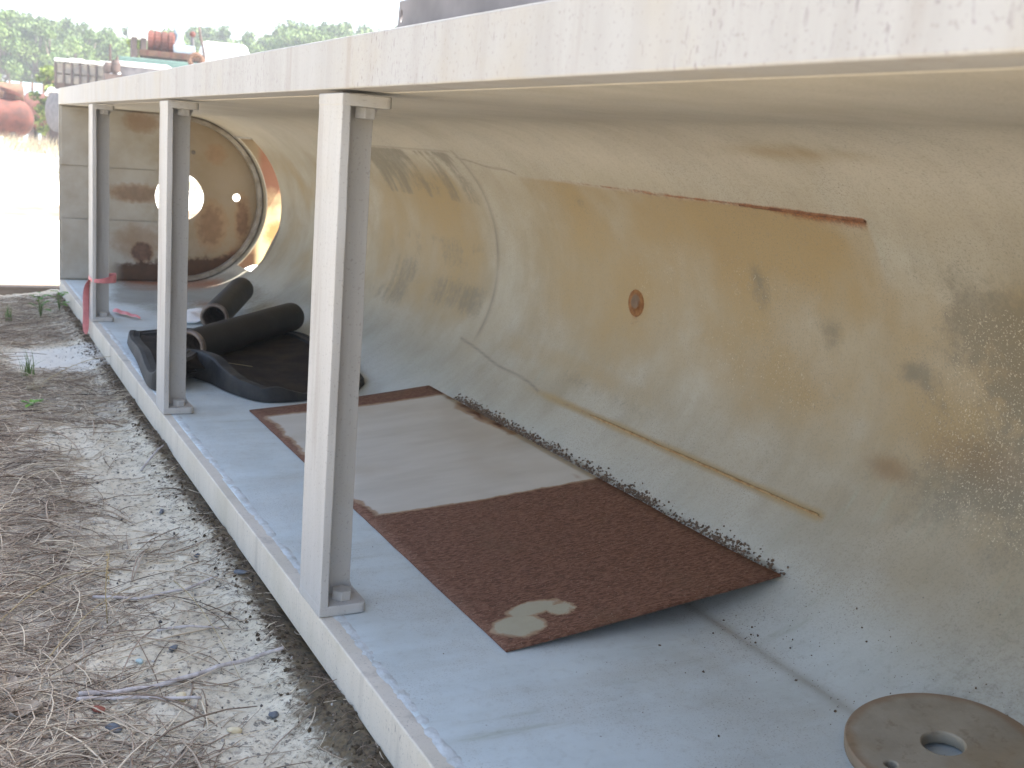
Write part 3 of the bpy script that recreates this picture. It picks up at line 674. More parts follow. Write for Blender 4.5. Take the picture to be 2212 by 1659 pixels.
# tray bottom: fan of rings towards the centre
v = []; f = []; NR = 14
for k in range(NR+1):
    s = k/NR
    for i in range(L):
        b = Vector(mb.v[i*m+6]); x = b.x+(ctr.x-b.x)*s; y = b.y+(ctr.y-b.y)*s
        fl = .006 if x < XC else .006+ZC-math.sqrt(max(RR*RR-(x-XC)**2, 0))
        sag = b.z*(1-s)**3+(.014+.02*float(fbm(np.array(x*5), np.array(y*5))))*(1-(1-s)**3)
        v.append((x, y, max(sag, fl)))
for k in range(NR):
    for i in range(L):
        i2 = (i+1) % L; f.append((k*L+i, k*L+i2, (k+1)*L+i2, (k+1)*L+i))
M = Mat('tray_floor'); n1 = M.noise(8, 5, .7); n2 = M.noise(60, 4, .7)
TF = M.done(M.mix(M.step(n1, .35, .7), (.014,.011,.009), (.042,.030,.020)), .9, 0, .15, M.bump(n2, .4, .006))
mesh_obj('tray_floor', v, f, TF, tray, smooth=True)
# white sheet on the floor standing in for a sun patch
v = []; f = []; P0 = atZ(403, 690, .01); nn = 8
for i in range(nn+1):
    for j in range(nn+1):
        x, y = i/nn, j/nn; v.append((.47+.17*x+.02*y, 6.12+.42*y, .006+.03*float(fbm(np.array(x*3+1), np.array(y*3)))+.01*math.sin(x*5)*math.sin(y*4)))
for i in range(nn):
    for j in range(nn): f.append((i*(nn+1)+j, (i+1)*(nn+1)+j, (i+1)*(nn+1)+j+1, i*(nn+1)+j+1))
scrap = mesh_obj('sun_patch', v, f, plain('sun_patch_white', (.86,.86,.86), (.80,.80,.80), 6, .5), smooth=True)
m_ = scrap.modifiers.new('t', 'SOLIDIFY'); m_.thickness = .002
tag(scrap, 'white sheet standing in for a patch of sunlight on the trough floor beside the black pipes', 'sun patch')
# pink flagging tape on the far post
PINK = plain('pink_tape', (.74,.29,.29), (.62,.20,.21), 18, .55)
tape = empty('flagging_tape', (0, 6.209, .22)); tag(tape, 'pink flagging tape tied round the farthest post of the trough', 'tape')
def ribbon(name, path, wv_, thick=.0015):
    v = []; f = []; path = [Vector(p) for p in path]; wv_ = [Vector(q) for q in wv_]
    for p, q in zip(path, wv_): v += [p-q*.5, p+q*.5]
    for i in range(len(path)-1): f.append((2*i, 2*i+1, 2*i+3, 2*i+2))
    o = mesh_obj(name, [tuple(Vector(p)-Vector(tape.location)) for p in v], f, PINK, tape, smooth=True)
    s = o.modifiers.new('t', 'SOLIDIFY'); s.thickness = thick; s.offset = 0; sb = o.modifiers.new('s', 'SUBSURF'); sb.levels = 2; sb.render_levels = 2
    return o
y0, zt = 6.209, .225
ring = [(-.004, y0+.03, zt+.004), (-.006, y0-.003, zt), (.05, y0-.006, zt-.004), (.128, y0+.05, zt+.006), (.134, y0+.078, zt+.008), (.128, y0+.11, zt+.006), (.02, y0+.162, zt), (-.005, y0+.160, zt), (-.006, y0+.07, zt+.002), (-.004, y0+.03, zt+.004)]
wd = [(0, .006, .022), (0, 0, .020), (0, 0, .026), (0, 0, .052), (0, 0, .055), (0, 0, .052), (0, 0, .03), (0, 0, .025), (0, 0, .022), (0, .006, .022)]
ribbon('loop', ring, wd)
ribbon('tail', [(-.008, y0+.06, zt), (-.014, y0+.11, zt-.03), (-.018, y0+.13, zt-.10), (-.016, y0+.12, zt-.18), (-.022, y0+.10, zt-.26), (-.020, y0+.085, zt-.31)], [(.02, .02, .01), (.035, .03, .02), (.042, .03, 0), (.036, .03, .01), (.042, .02, 0), (.025, .02, .01)])
pa, pb = atZ(243, 672, .012), atZ(305, 690, .008); d_ = pb-pa
ribbon('tail', [tuple(pa+d_*t+np.array([0, 0, .012*math.sin(3*t*3.14)**2+.004])) for t in np.linspace(0, 1, 7)], [(.02*(1-t*.7), .09*(1-t*.75), .01) for t in np.linspace(0, 1, 7)])
ribbon('tail', [(.10, y0+.02, zt-.02), (.09, y0-.03, zt-.12), (.10, y0-.02, .02), tuple(pa)], [(.01, .03, .0), (.01, .04, 0), (.02, .05, 0), (.02, .08, .0)]) if False else None
# dark angle iron lying on the trough's top
M = Mat('dark_angle'); n1 = M.noise(6, 4); DARK = M.done(M.mix(M.step(n1, .35, .7), (.17,.155,.155), (.11,.10,.10)), .6, 0, .3)
ai = empty('angle_iron', (.1, 2.165, H+.1026)); tag(ai, 'dark purplish angle iron with a ragged end lying along the top of the trough', 'angle iron')
ho = [(0, .074), (-2.6, .074), (-2.6, 0), (.035, 0), (.030, .006), (.012, .022), (.004, .030), (.003, .048), (.001, .06)]
leg = holed_plate('upright_leg', ho, [[(-.012+.009*math.cos(t)*(1 if math.cos(t) < 0 else .6), .045+.013*math.sin(t)) for t in np.linspace(0, 6.2, 14)]], .008, DARK, ai)
leg.rotation_euler = (R_(90), 0, R_(90)); leg.location = (0, 0, .001)
mb = MB(); mb.box((.005, -2.6, .001), (.075, -.01, .009)); mb.build('flat_leg', DARK, ai)
# ------------------------------------------------------------------ GROUND LITTER
def gz(x, y): return float(ground_z(np.array(x), np.array(y)))
def strands(name, items, mat, n=6):
    """items: (x, y, length, yaw, arch height, lift, radius, bend, tone); 3-sided tapered tubes in one mesh"""
    V = []; F = []; T = []
    it = np.array(items); t = np.linspace(0, 1, n)
    yaw = it[:, 3:4]+it[:, 7:8]*t[None]*1.0
    st = it[:, 2:3]/(n-1); dx = np.cumsum(np.cos(yaw)*st, 1); dy = np.cumsum(np.sin(yaw)*st, 1)
    x = it[:, 0:1]+dx-dx[:, n//2:n//2+1]; y = it[:, 1:2]+dy-dy[:, n//2:n//2+1]
    z = ground_z(x, y)*.35+ground_z(it[:, 0], it[:, 1])[:, None]*.65+it[:, 5:6]*(t[None]-.3)+it[:, 4:5]*np.sin(np.pi*t)[None]+it[:, 6:7]*.8
    rad = it[:, 6:7]*(1-.5*np.abs(2*t[None]-1))
    nx_ = -np.sin(yaw); ny_ = np.cos(yaw)
    P = np.stack([x, y, z], -1); N = np.stack([nx_, ny_, 0*nx_], -1)
    U = np.array([0, 0, 1.])
    rings = np.stack([P+rad[..., None]*(N*math.cos(a)+U*math.sin(a)) for a in (0.5, 2.6, 4.7)], 2)      # items, n, 3, xyz
    V = rings.reshape(-1, 3); m_ = len(items)
    b = (np.arange(m_)*n*3)[:, None, None]+(np.arange(n-1)*3)[None, :, None]+np.arange(3)[None, None, :]
    b2 = (np.arange(m_)*n*3)[:, None, None]+(np.arange(n-1)*3)[None, :, None]+((np.arange(3)+1) % 3)[None, None, :]
    F = np.stack([b, b2, b2+3, b+3], -1).reshape(-1, 4)
    o = mesh_obj(name, V, F, mat, smooth=True)
    a = o.data.attributes.new('tone', 'FLOAT', 'POINT'); a.data.foreach_set('value', np.repeat(it[:, 8], n*3).astype(np.float32))
    return o
M = Mat('dead_grass'); tn = M.attr('tone').outputs['Fac']; rmp = M.nt.nodes.new('ShaderNodeValToRGB'); M.nt.links.new(tn, rmp.inputs[0])
el = rmp.color_ramp.elements; el[0].position = 0; el[0].color = (.075,.055,.042,1); el[1].position = 1; el[1].color = (.66,.55,.40,1)
for p_, c_ in ((.35, (.21,.15,.105,1)), (.6, (.37,.285,.21,1)), (.8, (.53,.43,.32,1))): e_ = el.new(p_); e_.color = c_
GRASSD = M.done(rmp.outputs[0], .85, 0, .2)
items = []
def ok(x, y): return x < -.03
tries = 0
while len(items) < 13000 and tries < 200000:
    tries += 1
    y = 1.5+6.4*rng.random()**1.25; x = -1.25*rng.random()**1.0+.02
    cm = float(clear_mask(np.array(x), np.array(y))); d = (1-cm)+.06
    d *= .35+1.3*float(fbm(np.array(x*6), np.array(y*6), 3))
    if rng.random() > d or (abs(y-5.85) < .33 and -.42 < x < .1 and rng.random() < .93): continue
    L_ = rng.uniform(.05, .26)*(1.5 if rng.random() < .15 else 1); up_ = .010*rng.random()*(1-cm)*2.2
    if x > -.10: L_ *= .4
    yw = rng.normal(.25, .9) if rng.random() < .7 else rng.uniform(0, 6.28)
    items.append((x, y, L_, yw, up_*L_*6, rng.normal(0, .012)*(L_/.15)+(.02 if rng.random() < .08 else 0), rng.uniform(.0008, .0019)*(1.5 if rng.random() < .06 else 1), rng.normal(0, .9), np.clip(rng.normal(.64, .27), 0, 1)))
for k in range(150):
    y = 1.6+5.5*rng.random()**1.4; x = -.2-.9*rng.random()
    items.append((x, y, rng.uniform(.15, .5), rng.normal(.2, 1.0), rng.uniform(.005, .03), rng.normal(.006, .02), rng.uniform(.0018, .0034), rng.normal(0, .5), np.clip(rng.normal(.65, .2), 0, 1)))
o = strands('dead_grass', items, GRASSD); tag(o, 'tangled dead grass and pine straw covering the ground left of the trough', 'dead grass', kind='stuff')
# fine roots and dark fibres in the soil bank under the flange
items = []
for k in range(2600):
    y = 1.5+6.3*rng.random()**1.3; x = -.005-abs(rng.normal())*.055
    items.append((x, y, rng.uniform(.01, .045), rng.uniform(0, 6.28), .004, rng.normal(0, .004), rng.uniform(.0004, .0009), rng.normal(0, 1.2), np.clip(rng.normal(.22, .16), 0, 1)))
o = strands('root_fibres', items, GRASSD); tag(o, 'dark brown root fibres in the soil banked against the lower flange', 'roots', kind='stuff')
# pebbles
def pebble_obj(name, p, r, mat, label, cat, grp=None, squash=(1, .75, .6), seed=0):
    bm = bmesh.new(); bmesh.ops.create_icosphere(bm, subdivisions=3, radius=1.0); rg = np.random.default_rng(seed); ph = rg.uniform(0, 6, 6)
    for vv_ in bm.verts:
        c_ = vv_.co; k_ = 1+.13*math.sin(c_.x*2.2+ph[0])*math.cos(c_.y*2.7+ph[1])+.08*math.sin(c_.z*3+ph[2]+c_.x*2)
        vv_.co = Vector((c_.x*squash[0], c_.y*squash[1], c_.z*squash[2]))*k_*r
    me = bpy.data.meshes.new(name); bm.to_mesh(me); bm.free(); me.materials.append(mat)
    me.polygons.foreach_set('use_smooth', [True]*len(me.polygons))
    o = bpy.data.objects.new(name, me); C.objects.link(o); o.location = p; o.rotation_euler = (0, 0, rg.uniform(0, 3))
    return tag(o, label, cat, grp)
CREAM = plain('cream_stone', (.62,.52,.34), (.50,.40,.24), 60, .6); BLUEG = plain('blue_grey_stone', (.09,.10,.115), (.16,.17,.18), 60, .7)
TEAL = plain('pale_teal_stone', (.38,.46,.44), (.30,.38,.37), 60, .6); REDB = plain('red_brick_chip', (.20,.06,.04), (.28,.10,.06), 70, .8); LIGHTG = plain('light_grey_stone', (.42,.43,.43), (.32,.33,.34), 60, .7)
for (u, v_, r, mt, lb, sq) in ((392, 1490, .0135, CREAM, 'cream pebble between the two long grey sticks', (1, .75, .75)), (508, 1569, .012, CREAM, 'smooth cream pebble on bare sand at the lower edge of the picture', (1.25, .7, .6)),
        (488, 1458, .006, CREAM, 'tiny cream pebble between the long grey stick and the trough', (1, .8, .7)), (302, 1418, .010, TEAL, 'pale teal pebble lying above the long grey stick', (1.1, .7, .5)),
        (213, 1523, .013, REDB, 'red brick chip below the long grey sticks', (1.2, .7, .5)), (246, 1556, .014, BLUEG, 'blue grey stone below the red brick chip', (1.2, .8, .6)),
        (592, 1532, .011, BLUEG, 'dark blue stone on the sand near the soil bank', (1, .9, .7)), (518, 1253, .012, BLUEG, 'dark oblong stone below the middle of the trough edge', (1.6, .7, .5)),
        (586, 1251, .010, LIGHTG, 'light grey stone beside the dark oblong stone', (1.1, .8, .7)), (425, 1203, .009, BLUEG, 'black pebble in the bare sand patch', (1, .8, .8)),
        (507, 1119, .008, BLUEG, 'small dark pebble beside the upper soil bank', (1.1, .8, .8)), (350, 1104, .011, BLUEG, 'flat dark stone at the top of the bare sand patch', (1.5, .7, .5)), (375, 1390, .010, BLUEG, 'dark stone in the sand above the long grey stick', (1.3, .8, .5))):
    P = atZ(u, v_, G0+.01); pebble_obj('pebble', (P[0], P[1], gz(P[0], P[1])+r*.5), r, mt, lb, 'pebble', 'stones on the sand', sq, int(u))
cr = MB(); sl = MB()
for k in range(1500):
    y = 1.6+4.6*rng.random()**1.5; x = -.02-.75*rng.random(); r = rng.uniform(.0012, .0036)*(1.8 if rng.random() < .07 else 1)
    lump(cr, (x, y, gz(x, y)+r*.35), r, 5000+k)
for k in range(900):
    y = 1.5+5.5*rng.random()**1.4; x = -.004-abs(rng.normal())*.04; r = rng.uniform(.002, .007); lump(sl, (x, y, gz(x, y)+r*.2), r, 9000+k)
M = Mat('gravel_mixed'); nv = M.voro(24)['Color']; cx = M.xyz(nv)[0]
GRAV = M.done(M.mix(M.step(cx, .35, .5), (.085,.08,.075), M.mix(M.step(cx, .6, .85), (.22,.18,.14), (.45,.42,.38))), .85, 0, .2)
SOILM = plain('soil_clods', (.10,.072,.042), (.040,.029,.018), 60, .95)
o = sl.build('soil_clods', SOILM); tag(o, 'dark brown soil clods heaped along the foot of the trough', 'soil', kind='stuff')
o = cr.build('gravel', GRAV); tag(o, 'small dark gravel scattered on the sand beside the trough', 'gravel', kind='stuff')
# long sticks
STICK = plain('grey_stick', (.52,.47,.44), (.34,.29,.26), 1, .85, .2, .4, sc3=(60, 14, 60))
def stick(pix, r0, r1, label, mat=STICK, name='stick', lift=.011, cat='stick'):
    pts_ = []
    for i, (u, v_) in enumerate(pix):
        P = atZ(u, v_, G0+.012); pts_.append((P[0], P[1], max(gz(P[0], P[1])+lift, G0-.03)))
    P_ = [Vector(p) for p in pts_]; fine = []
    for i in range(len(P_)-1):
        for t in np.linspace(0, 1, 6)[:-1]: fine.append(P_[i].lerp(P_[i+1], t)+Vector((0, 0, .0015*math.sin(i*5+t*4))))
    fine.append(P_[-1]); mb = MB(); k = len(fine)
    mb.tube(fine, [(r0+(r1-r0)*i/(k-1))*(.92+.16*random.random()) for i in range(k)], 8)
    return tag(mb.build(name, mat, smooth=True), label, cat)
stick([(170, 1493), (240, 1486), (320, 1470), (400, 1452), (470, 1433), (545, 1412), (612, 1402)], .0062, .0046, 'long grey stick lying across the sand towards the trough')
stick([(165, 1506), (235, 1498), (330, 1494), (435, 1499)], .0046, .0034, 'thin grey stick just below the long one')
stick([(200, 1278), (300, 1281), (400, 1269), (470, 1248)], .0042, .003, 'thin dark grey stick level with the foot of the nearest post')
stick([(340, 1352), (410, 1350), (480, 1345)], .0034, .0024, 'short pale straw twig on the sand between two sticks')
stick([(305, 1012), (340, 992), (380, 950), (400, 915)], .004, .0028, 'dark twig leaning up the sand patch towards the trough')
STRAW = plain('straw', (.44,.35,.19), (.34,.25,.12), 30, .8)
def blade_line(name, P_list, r, label, cat, mat):
    mb = MB(); mb.tube(P_list, [r*(1-.6*i/len(P_list)) for i in range(len(P_list))], 6); return tag(mb.build(name, mat, smooth=True), label, cat)
# arching straws
def arc_pts(a, b, h, n=12):
    a, b = np.array(a), np.array(b); return [tuple(a+(b-a)*t+np.array([0, 0, h*4*t*(1-t)])) for t in np.linspace(0, 1, n)]
a0 = atZ(80, 830, G0+.01); a1 = atX(280, 772, .10); a2 = atX(545, 792, .42)
blade_line('straw_stalk', arc_pts((a0[0], a0[1], gz(a0[0], a0[1])), a1, .05)[:-1]+arc_pts(a1, a2, .015), .0016, 'single long dry straw reaching from the ground into the trough past the middle post', 'straw', STRAW)
a0 = atZ(0, 1395, G0); a1 = atZ(390, 1360, G0+.02)
for (p, q, h, lb) in (((95, 1420), (330, 1255), .05, 'long pale straw arching over the litter at the left'), ((-20, 1340), (260, 1230), .06, 'pale straw arching from the left edge of the picture'), ((375, 1250), (520, 1450), .03, 'thin straw crossing the sand towards the long stick')):
    a0 = atZ(*p, G0+.005); a1 = atZ(*q, G0+.01); blade_line('straw_stalk', arc_pts((a0[0], a0[1], gz(a0[0], a0[1])+.004), (a1[0], a1[1], gz(a1[0], a1[1])+.004), h), .0013, lb, 'straw', STRAW)
# upright dry seed stalk
b0 = atZ(232, 1330, G0); st = empty('dry_stalk', (b0[0], b0[1], gz(b0[0], b0[1]))); tag(st, 'upright dry tan seed stalk standing in the litter at the left', 'dry plant')
tip = atX(222, 1062, b0[0]+.0); tip = b0+np.array([.0, 0, .0]); hgt = .19
mb = MB(); mb.tube([(0, 0, 0), (-.004, .004, hgt*.4), (-.002, .0, hgt*.75), (.004, -.004, hgt)], [.0016, .0014, .0012, .0008], 6); mb.build('stem', STRAW, st, smooth=True)
mb = MB()
for k in range(16):
    z = hgt*(.55+.028*k); lump(mb, (rng.normal(0, .002), rng.normal(0, .002), z), rng.uniform(.002, .0032), 300+k)
mb.build('seed_head', STRAW, st)
# green things
GREEN = plain('grass_green', (.10,.17,.045), (.17,.22,.07), 20, .6); LEAFB = plain('bright_leaf', (.10,.22,.035), (.16,.30,.05), 20, .55)
DRYG = plain('dry_tuft', (.52,.45,.32), (.36,.30,.20), 25, .8)
def tuft(name, p, n, h, spread, mat, label, cat, wd=.003, grp=None):
    mb = MB()
    for k in range(n):
        a = rng.uniform(0, 6.28); hh = h*rng.uniform(.45, 1.1); sp = spread*rng.uniform(.2, 1); w2 = wd*rng.uniform(.6, 1.2)
        ox, oy = rng.normal(0, .012, 2); px, py = -math.sin(a)*w2, math.cos(a)*w2; vv_ = []
        for i, t in enumerate(np.linspace(0, 1, 6)):
            x = ox+math.cos(a)*sp*t*t; y = oy+math.sin(a)*sp*t*t; z = hh*(t-.25*t*t); s = 1-t*.95
            vv_ += [(x-px*s, y-py*s, z), (x+px*s, y+py*s, z+.0006)]
        mb.add(vv_, [(2*i, 2*i+1, 2*i+3, 2*i+2) for i in range(5)])
    o = mb.build(name, mat, smooth=True, loc=p); return tag(o, label, cat, grp)
P = atZ(62, 815, G0); tuft('grass_tuft', (P[0], P[1], gz(P[0], P[1])), 26, .17, .07, GREEN, 'green grass tuft beside the pale sand patch', 'grass tuft', .003)
P = atZ(70, 845, G0); tuft('grass_tuft', (P[0], P[1], gz(P[0], P[1])), 60, .07, .09, DRYG, 'dry tan tuft at the foot of the green grass', 'grass tuft', .0018)
P = atZ(20, 690, G0); tuft('grass_tuft', (P[0], P[1], gz(P[0], P[1])), 22, .14, .06, GREEN, 'thin green grass at the left edge under the far timber', 'grass tuft', .003)
def leafy(p, n, h, size, label, spread=.05):
    e = empty('weed', p); tag(e, label, 'weed'); mb = MB(); sm = MB()
    for k in range(n):
        a = 6.28*k/n+rng.uniform(-.3, .3); z = h*rng.uniform(.3, 1); r = spread*rng.uniform(.5, 1.1); s = size*rng.uniform(.7, 1.2)
        c0 = Vector((math.cos(a)*r*.4, math.sin(a)*r*.4, z)); d = Vector((math.cos(a), math.sin(a), rng.uniform(-.1, .5))).normalized(); sd_ = Vector((-math.sin(a), math.cos(a), .1))
        sm.tube([(0, 0, 0), tuple(c0*.6+Vector((0, 0, .1*h))), tuple(c0)], .0009, 5)
        q = [c0, c0+d*s*.35+sd_*s*.26, c0+d*s*.7+sd_*s*.2, c0+d*s-Vector((0, 0, s*.15)), c0+d*s*.7-sd_*s*.2, c0+d*s*.35-sd_*s*.26, c0+d*s*.5-Vector((0, 0, s*.08))]
        mb.add([tuple(x) for x in q], [(0, 1, 6), (1, 2, 6), (2, 3, 6), (3, 4, 6), (4, 5, 6), (5, 0, 6)])
    sm.build('stem', GREEN, e, smooth=True); mb.build('leaves', LEAFB, e); return e
P = atZ(70, 882, G0); leafy((P[0], P[1], gz(P[0], P[1])), 9, .03, .045, 'small bright green seedling in the litter', .03)
P = atZ(88, 688, G0); leafy((P[0], P[1], gz(P[0], P[1])), 18, .17, .05, 'leafy green weed in front of the far timber', .07)
P = atZ(128, 680, G0); leafy((P[0], P[1], gz(P[0], P[1])), 14, .12, .045, 'low green weed at the far foot of the trough', .06)
# dead leaves
DLEAF = plain('dead_leaf', (.34,.29,.23), (.22,.17,.12), 40, .85)
for (u, v_, s, lb) in ((55, 1522, .030, 'large curled grey leaf at the lower left'), (20, 1470, .028, 'tan curled leaf at the left edge'), (150, 1432, .016, 'small curled brown leaf among the dead grass')):
    P = atZ(u, v_, G0+.02); vv_ = []; ff = []
    for i in range(7):
        for j in range(5):
            a, b = i/6-.5, j/4-.5; wdh = math.sqrt(max(.03, 1-(2*a)**2)); vv_.append((a*2*s, b*1.1*s*wdh, .5*s*(2*b)**2+.25*s*math.sin(a*5)))
    for i in range(6):
        for j in range(4): ff.append((i*5+j, (i+1)*5+j, (i+1)*5+j+1, i*5+j+1))
    o = mesh_obj('dead_leaf', vv_, ff, DLEAF, smooth=True, loc=(P[0], P[1], gz(P[0], P[1])+.012)); o.rotation_euler = (.2, .1, rng.uniform(0, 3)); tag(o, lb, 'leaf')
    m_ = o.modifiers.new('t', 'SOLIDIFY'); m_.thickness = .0008
# ------------------------------------------------------------------ YARD BEYOND
TIMB = plain('weathered_timber', (.16,.12,.09), (.25,.20,.15), 1, .9, .2, .3, sc3=(3, 30, 30)); TIMBL = plain('pale_timber', (.42,.33,.24), (.30,.22,.15), 1, .9, .2, .2, sc3=(3, 30, 30))
mb = MB(); mb.box((-2.6, 8.10, -.16), (1.35, 8.26, -.075)); tag(mb.build('timber', TIMB, bevel=.008), 'dark shaded timber lying on the ground just beyond the far end of the trough', 'timber')
mb = MB(); mb.box((-3.4, -.10, 0), (3.4, .10, .19)); o = mb.build('timber', TIMBL, bevel=.01, loc=(-.6, 14.4, -.15)); o.rotation_euler = (0, 0, R_(7)); tag(o, 'pale sunlit timber lying farther out on the white sand', 'timber')
# far dry grass
def far_grass(name, n, y0, y1, x0, x1, h, mat, label):
    V = []; F = []
    yy = rng.uniform(y0, y1, n); xx = rng.uniform(x0, x1, n)+.03*yy
    keep = fbm(xx*.5, yy*.5) > .45; xx = xx[keep]; yy = yy[keep]; n = len(xx)
    hh = h*rng.uniform(.4, 1.2, n); a = rng.uniform(0, 6.28, n); w2 = .014*rng.uniform(.6, 1.4, n); zz = ground_z(xx, yy); lx = rng.normal(.08, .12, n)*hh/.3
    P0 = np.stack([xx-np.cos(a)*w2, yy-np.sin(a)*w2, zz], -1); P1 = np.stack([xx+np.cos(a)*w2, yy+np.sin(a)*w2, zz], -1); P2 = np.stack([xx+lx, yy, zz+hh], -1)
    V = np.stack([P0, P1, P2], 1).reshape(-1, 3); F = np.arange(n*3).reshape(-1, 3)
    return tag(mesh_obj(name, V, F, mat), label, 'grass', kind='stuff')
far_grass('dry_grass', 6000, 22, 30, -6, 4, .22, DRYG, 'patch of short dry grass on the sunlit sand in the middle distance')
far_grass('dry_grass', 16000, 38, 52, -10, 8, .6, DRYG, 'tall dry grass growing in front of the rusty tanks')
RUST = plain('rust_tank', (.12,.036,.024), (.06,.022,.016), 2.5, .8, .3, .2); RUSTP = plain('rust_pink', (.13,.05,.036), (.07,.028,.02), 2.5, .75, .3)
DKB = plain('dark_iron', (.055,.042,.038), (.10,.07,.06), 6, .75); WHT = plain('white_paint', (.74,.74,.73), (.62,.62,.60), 3, .5); GRY = plain('grey_iron', (.16,.15,.155), (.10,.095,.10), 4, .6)
BLU = plain('pale_blue_paint', (.36,.44,.48), (.28,.34,.38), 3, .5); GRN = plain('green_paint', (.13,.21,.18), (.10,.165,.14), 3, .6); BRN = plain('brown_steel', (.15,.08,.048), (.09,.048,.03), 4, .8); WOOD = plain('weathered_boards', (.26,.225,.18), (.15,.14,.135), 3, .85)
def px_r(npx, D): return npx*S_*D/F_PX
def dirs(u, v, D):
    """local frame at a far spot: right (across the view), away, up"""
    d = ray(u, v); a = Vector((d[0], d[1], 0)).normalized(); return Vector((a.y, -a.x, 0)), a
def cyl_tank(mb, P, ax, L, r, dome=.5):
    pr_ = [(-dome*r*math.cos(t), r*math.sin(t)) for t in np.linspace(.02, math.pi/2, 7)]+[(L*k/6, r) for k in range(1, 6)]+[(L+dome*r*math.sin(t), r*math.cos(t)) for t in np.linspace(0, math.pi/2-.02, 7)]
    mb.lathe(pr_, P, Vector(P)+Vector(ax), 28)
def saddle(mb, P, r, ax, rgt):
    P = Vector(P); z = P.z-r*.6; M4 = Matrix.Translation((P.x, P.y, 0)) @ Matrix.Rotation(math.atan2(ax.y, ax.x), 4, 'Z'); mb.box((-.12, -r*.8, G0-.1), (.12, r*.8, z), M4)
def lying_tank(name, u, v, D, rpx, Lpx, mat, label, skew=0.0, dome=.5, extra=None, from_ground=False):
    P = far(u, v, D); rgt, aw = dirs(u, v, D); ax = (rgt*math.cos(skew)+aw*math.sin(skew)); r = px_r(rpx, D); L = px_r(Lpx, D)
    e = empty(name, (P[0], P[1], G0)); A = Vector((0, 0, P[2]-G0)); mb = MB(); cyl_tank(mb, A, ax, L, r, dome); mb.build('tank_body', mat, e, smooth=True)
    sb = MB()
    for t in (.2, .8):
        q = A+ax*L*t; M4 = Matrix.Translation((q.x, q.y, 0)) @ Matrix.Rotation(math.atan2(ax.y, ax.x), 4, 'Z'); sb.box((-.1, -r*.7, -.15), (.1, r*.7, q.z-r*.72), M4)
    sb.build('saddle', DKB, e); tag(e, label, 'tank'); return e, A, ax, rgt, r, L
# left: rusty tanks on the ground
e, A, ax, rgt, r, L = lying_tank('rusty_tank', -40, 250, 48, 36, 62, RUST, 'rounded rusty red tank at the left edge with a flanged neck', .25, .9)
mb = MB(); mb.lathe([(0, r*.28), (r*.55, r*.28), (r*.55, r*.55), (r*.72, r*.55), (r*.72, .01)], A+ax*L*.75+Vector((0, 0, r*.75)), A+ax*L*.75+Vector((.3, 0, r*.75+1)), 20); mb.build('neck', RUST, e, smooth=False)
lying_tank('rusty_tank', 62, 240, 55, 35, 40, RUSTP, 'pinkish rusty tank lying behind the rounded red tank', -.2, .3)
lying_tank('scrap_cylinder', -30, 200, 50, 22, 62, BRN, 'brown scrap cylinder above the rounded red tank', .1, .15)
e, A, ax, rgt, r, L = lying_tank('dark_tank', 122, 240, 46, 40, 26, GRY, 'dark tank with its sunlit top painted as a white rim beside the far corner of the trough', .5, .25)
mb = MB(); up_ = Vector((0, 0, 1)); sd2 = ax.cross(up_)  # white arc stands for sunlight on the tank's top
arc_ = [A-ax*.08+(sd2*math.cos(t)+up_*math.sin(t))*r*(1.02+.05*math.sin(t*7)) for t in np.linspace(.5, 2.3, 12)]
mb.tube([tuple(p) for p in arc_], [.04+.07*abs(math.sin(i*1.3)) for i in range(12)], 8); mb.build('sunlit_rim', WHT, e, smooth=True)
P = far(125, 183, 58); rgt, aw = dirs(125, 183, 58); M4 = Matrix.Translation((P[0], P[1], 0)) @ Matrix.Rotation(math.atan2(rgt.y, rgt.x), 4, 'Z')
e = empty('steel_hopper', (0, 0, 0)); tag(e, 'brown steel hopper sloping down behind the dark tank', 'hopper'); mb = MB(); h_ = px_r(15, 58)
v = [(-.55, -.4, P[2]-h_*1.6), (.3, -.4, P[2]-h_), (.55, -.4, P[2]+h_*.7), (-.6, -.4, P[2]+h_), (-.55, .4, P[2]-h_*1.6), (.3, .4, P[2]-h_), (.55, .4, P[2]+h_*.7), (-.6, .4, P[2]+h_)]
mb.add([tuple(M4 @ Vector(p)) for p in v], [(0,3,2,1),(4,5,6,7),(0,1,5,4),(1,2,6,5),(2,3,7,6),(3,0,4,7)]); mb.build('hopper_body', BRN, e)
mb = MB()
for sx in (-.45, .2):
    for sy in (-.35, .35): mb.box((sx, sy-.04, G0-.1), (sx+.08, sy+.04, P[2]-h_*.9), M4)
mb.build('hopper_legs', BRN, e)
# long stake-sided trailer
def oriented(u, v, D, yaw=0.0):
    P = far(u, v, D); rgt, aw = dirs(u, v, D); return P, Matrix.Translation((P[0], P[1], 0)) @ Matrix.Rotation(math.atan2(rgt.y, rgt.x)+yaw, 4, 'Z')
D = 42; P, M4 = oriented(182, 160, D, R_(-12)); zt = P[2]+px_r(17, D); zb = P[2]-px_r(20, D); hw = px_r(56, D)
e = empty('stake_trailer', (0, 0, 0)); tag(e, 'grey wooden stake sided trailer with pale tarps along its top', 'trailer')
mb = MB(); mb.box((-hw, 0, zb), (hw, .06, zb+(zt-zb)*.42), M4); mb.box((-hw, 0, zb+(zt-zb)*.50), (hw, .06, zt), M4); mb.box((-hw, 2.2, zb), (hw, 2.26, zt), M4); mb.box((-hw, 0.06, zb), (-hw+.05, 2.2, zt), M4); mb.build('side_boards', WOOD, e)
for k in range(8):
    mb = MB(); x = -hw+.06+k*(2*hw-.12)/7; mb.box((x-.03, -.06, zb-.12), (x+.03, -.003, zt+.04), M4); mb.build('stake', DKB, e)
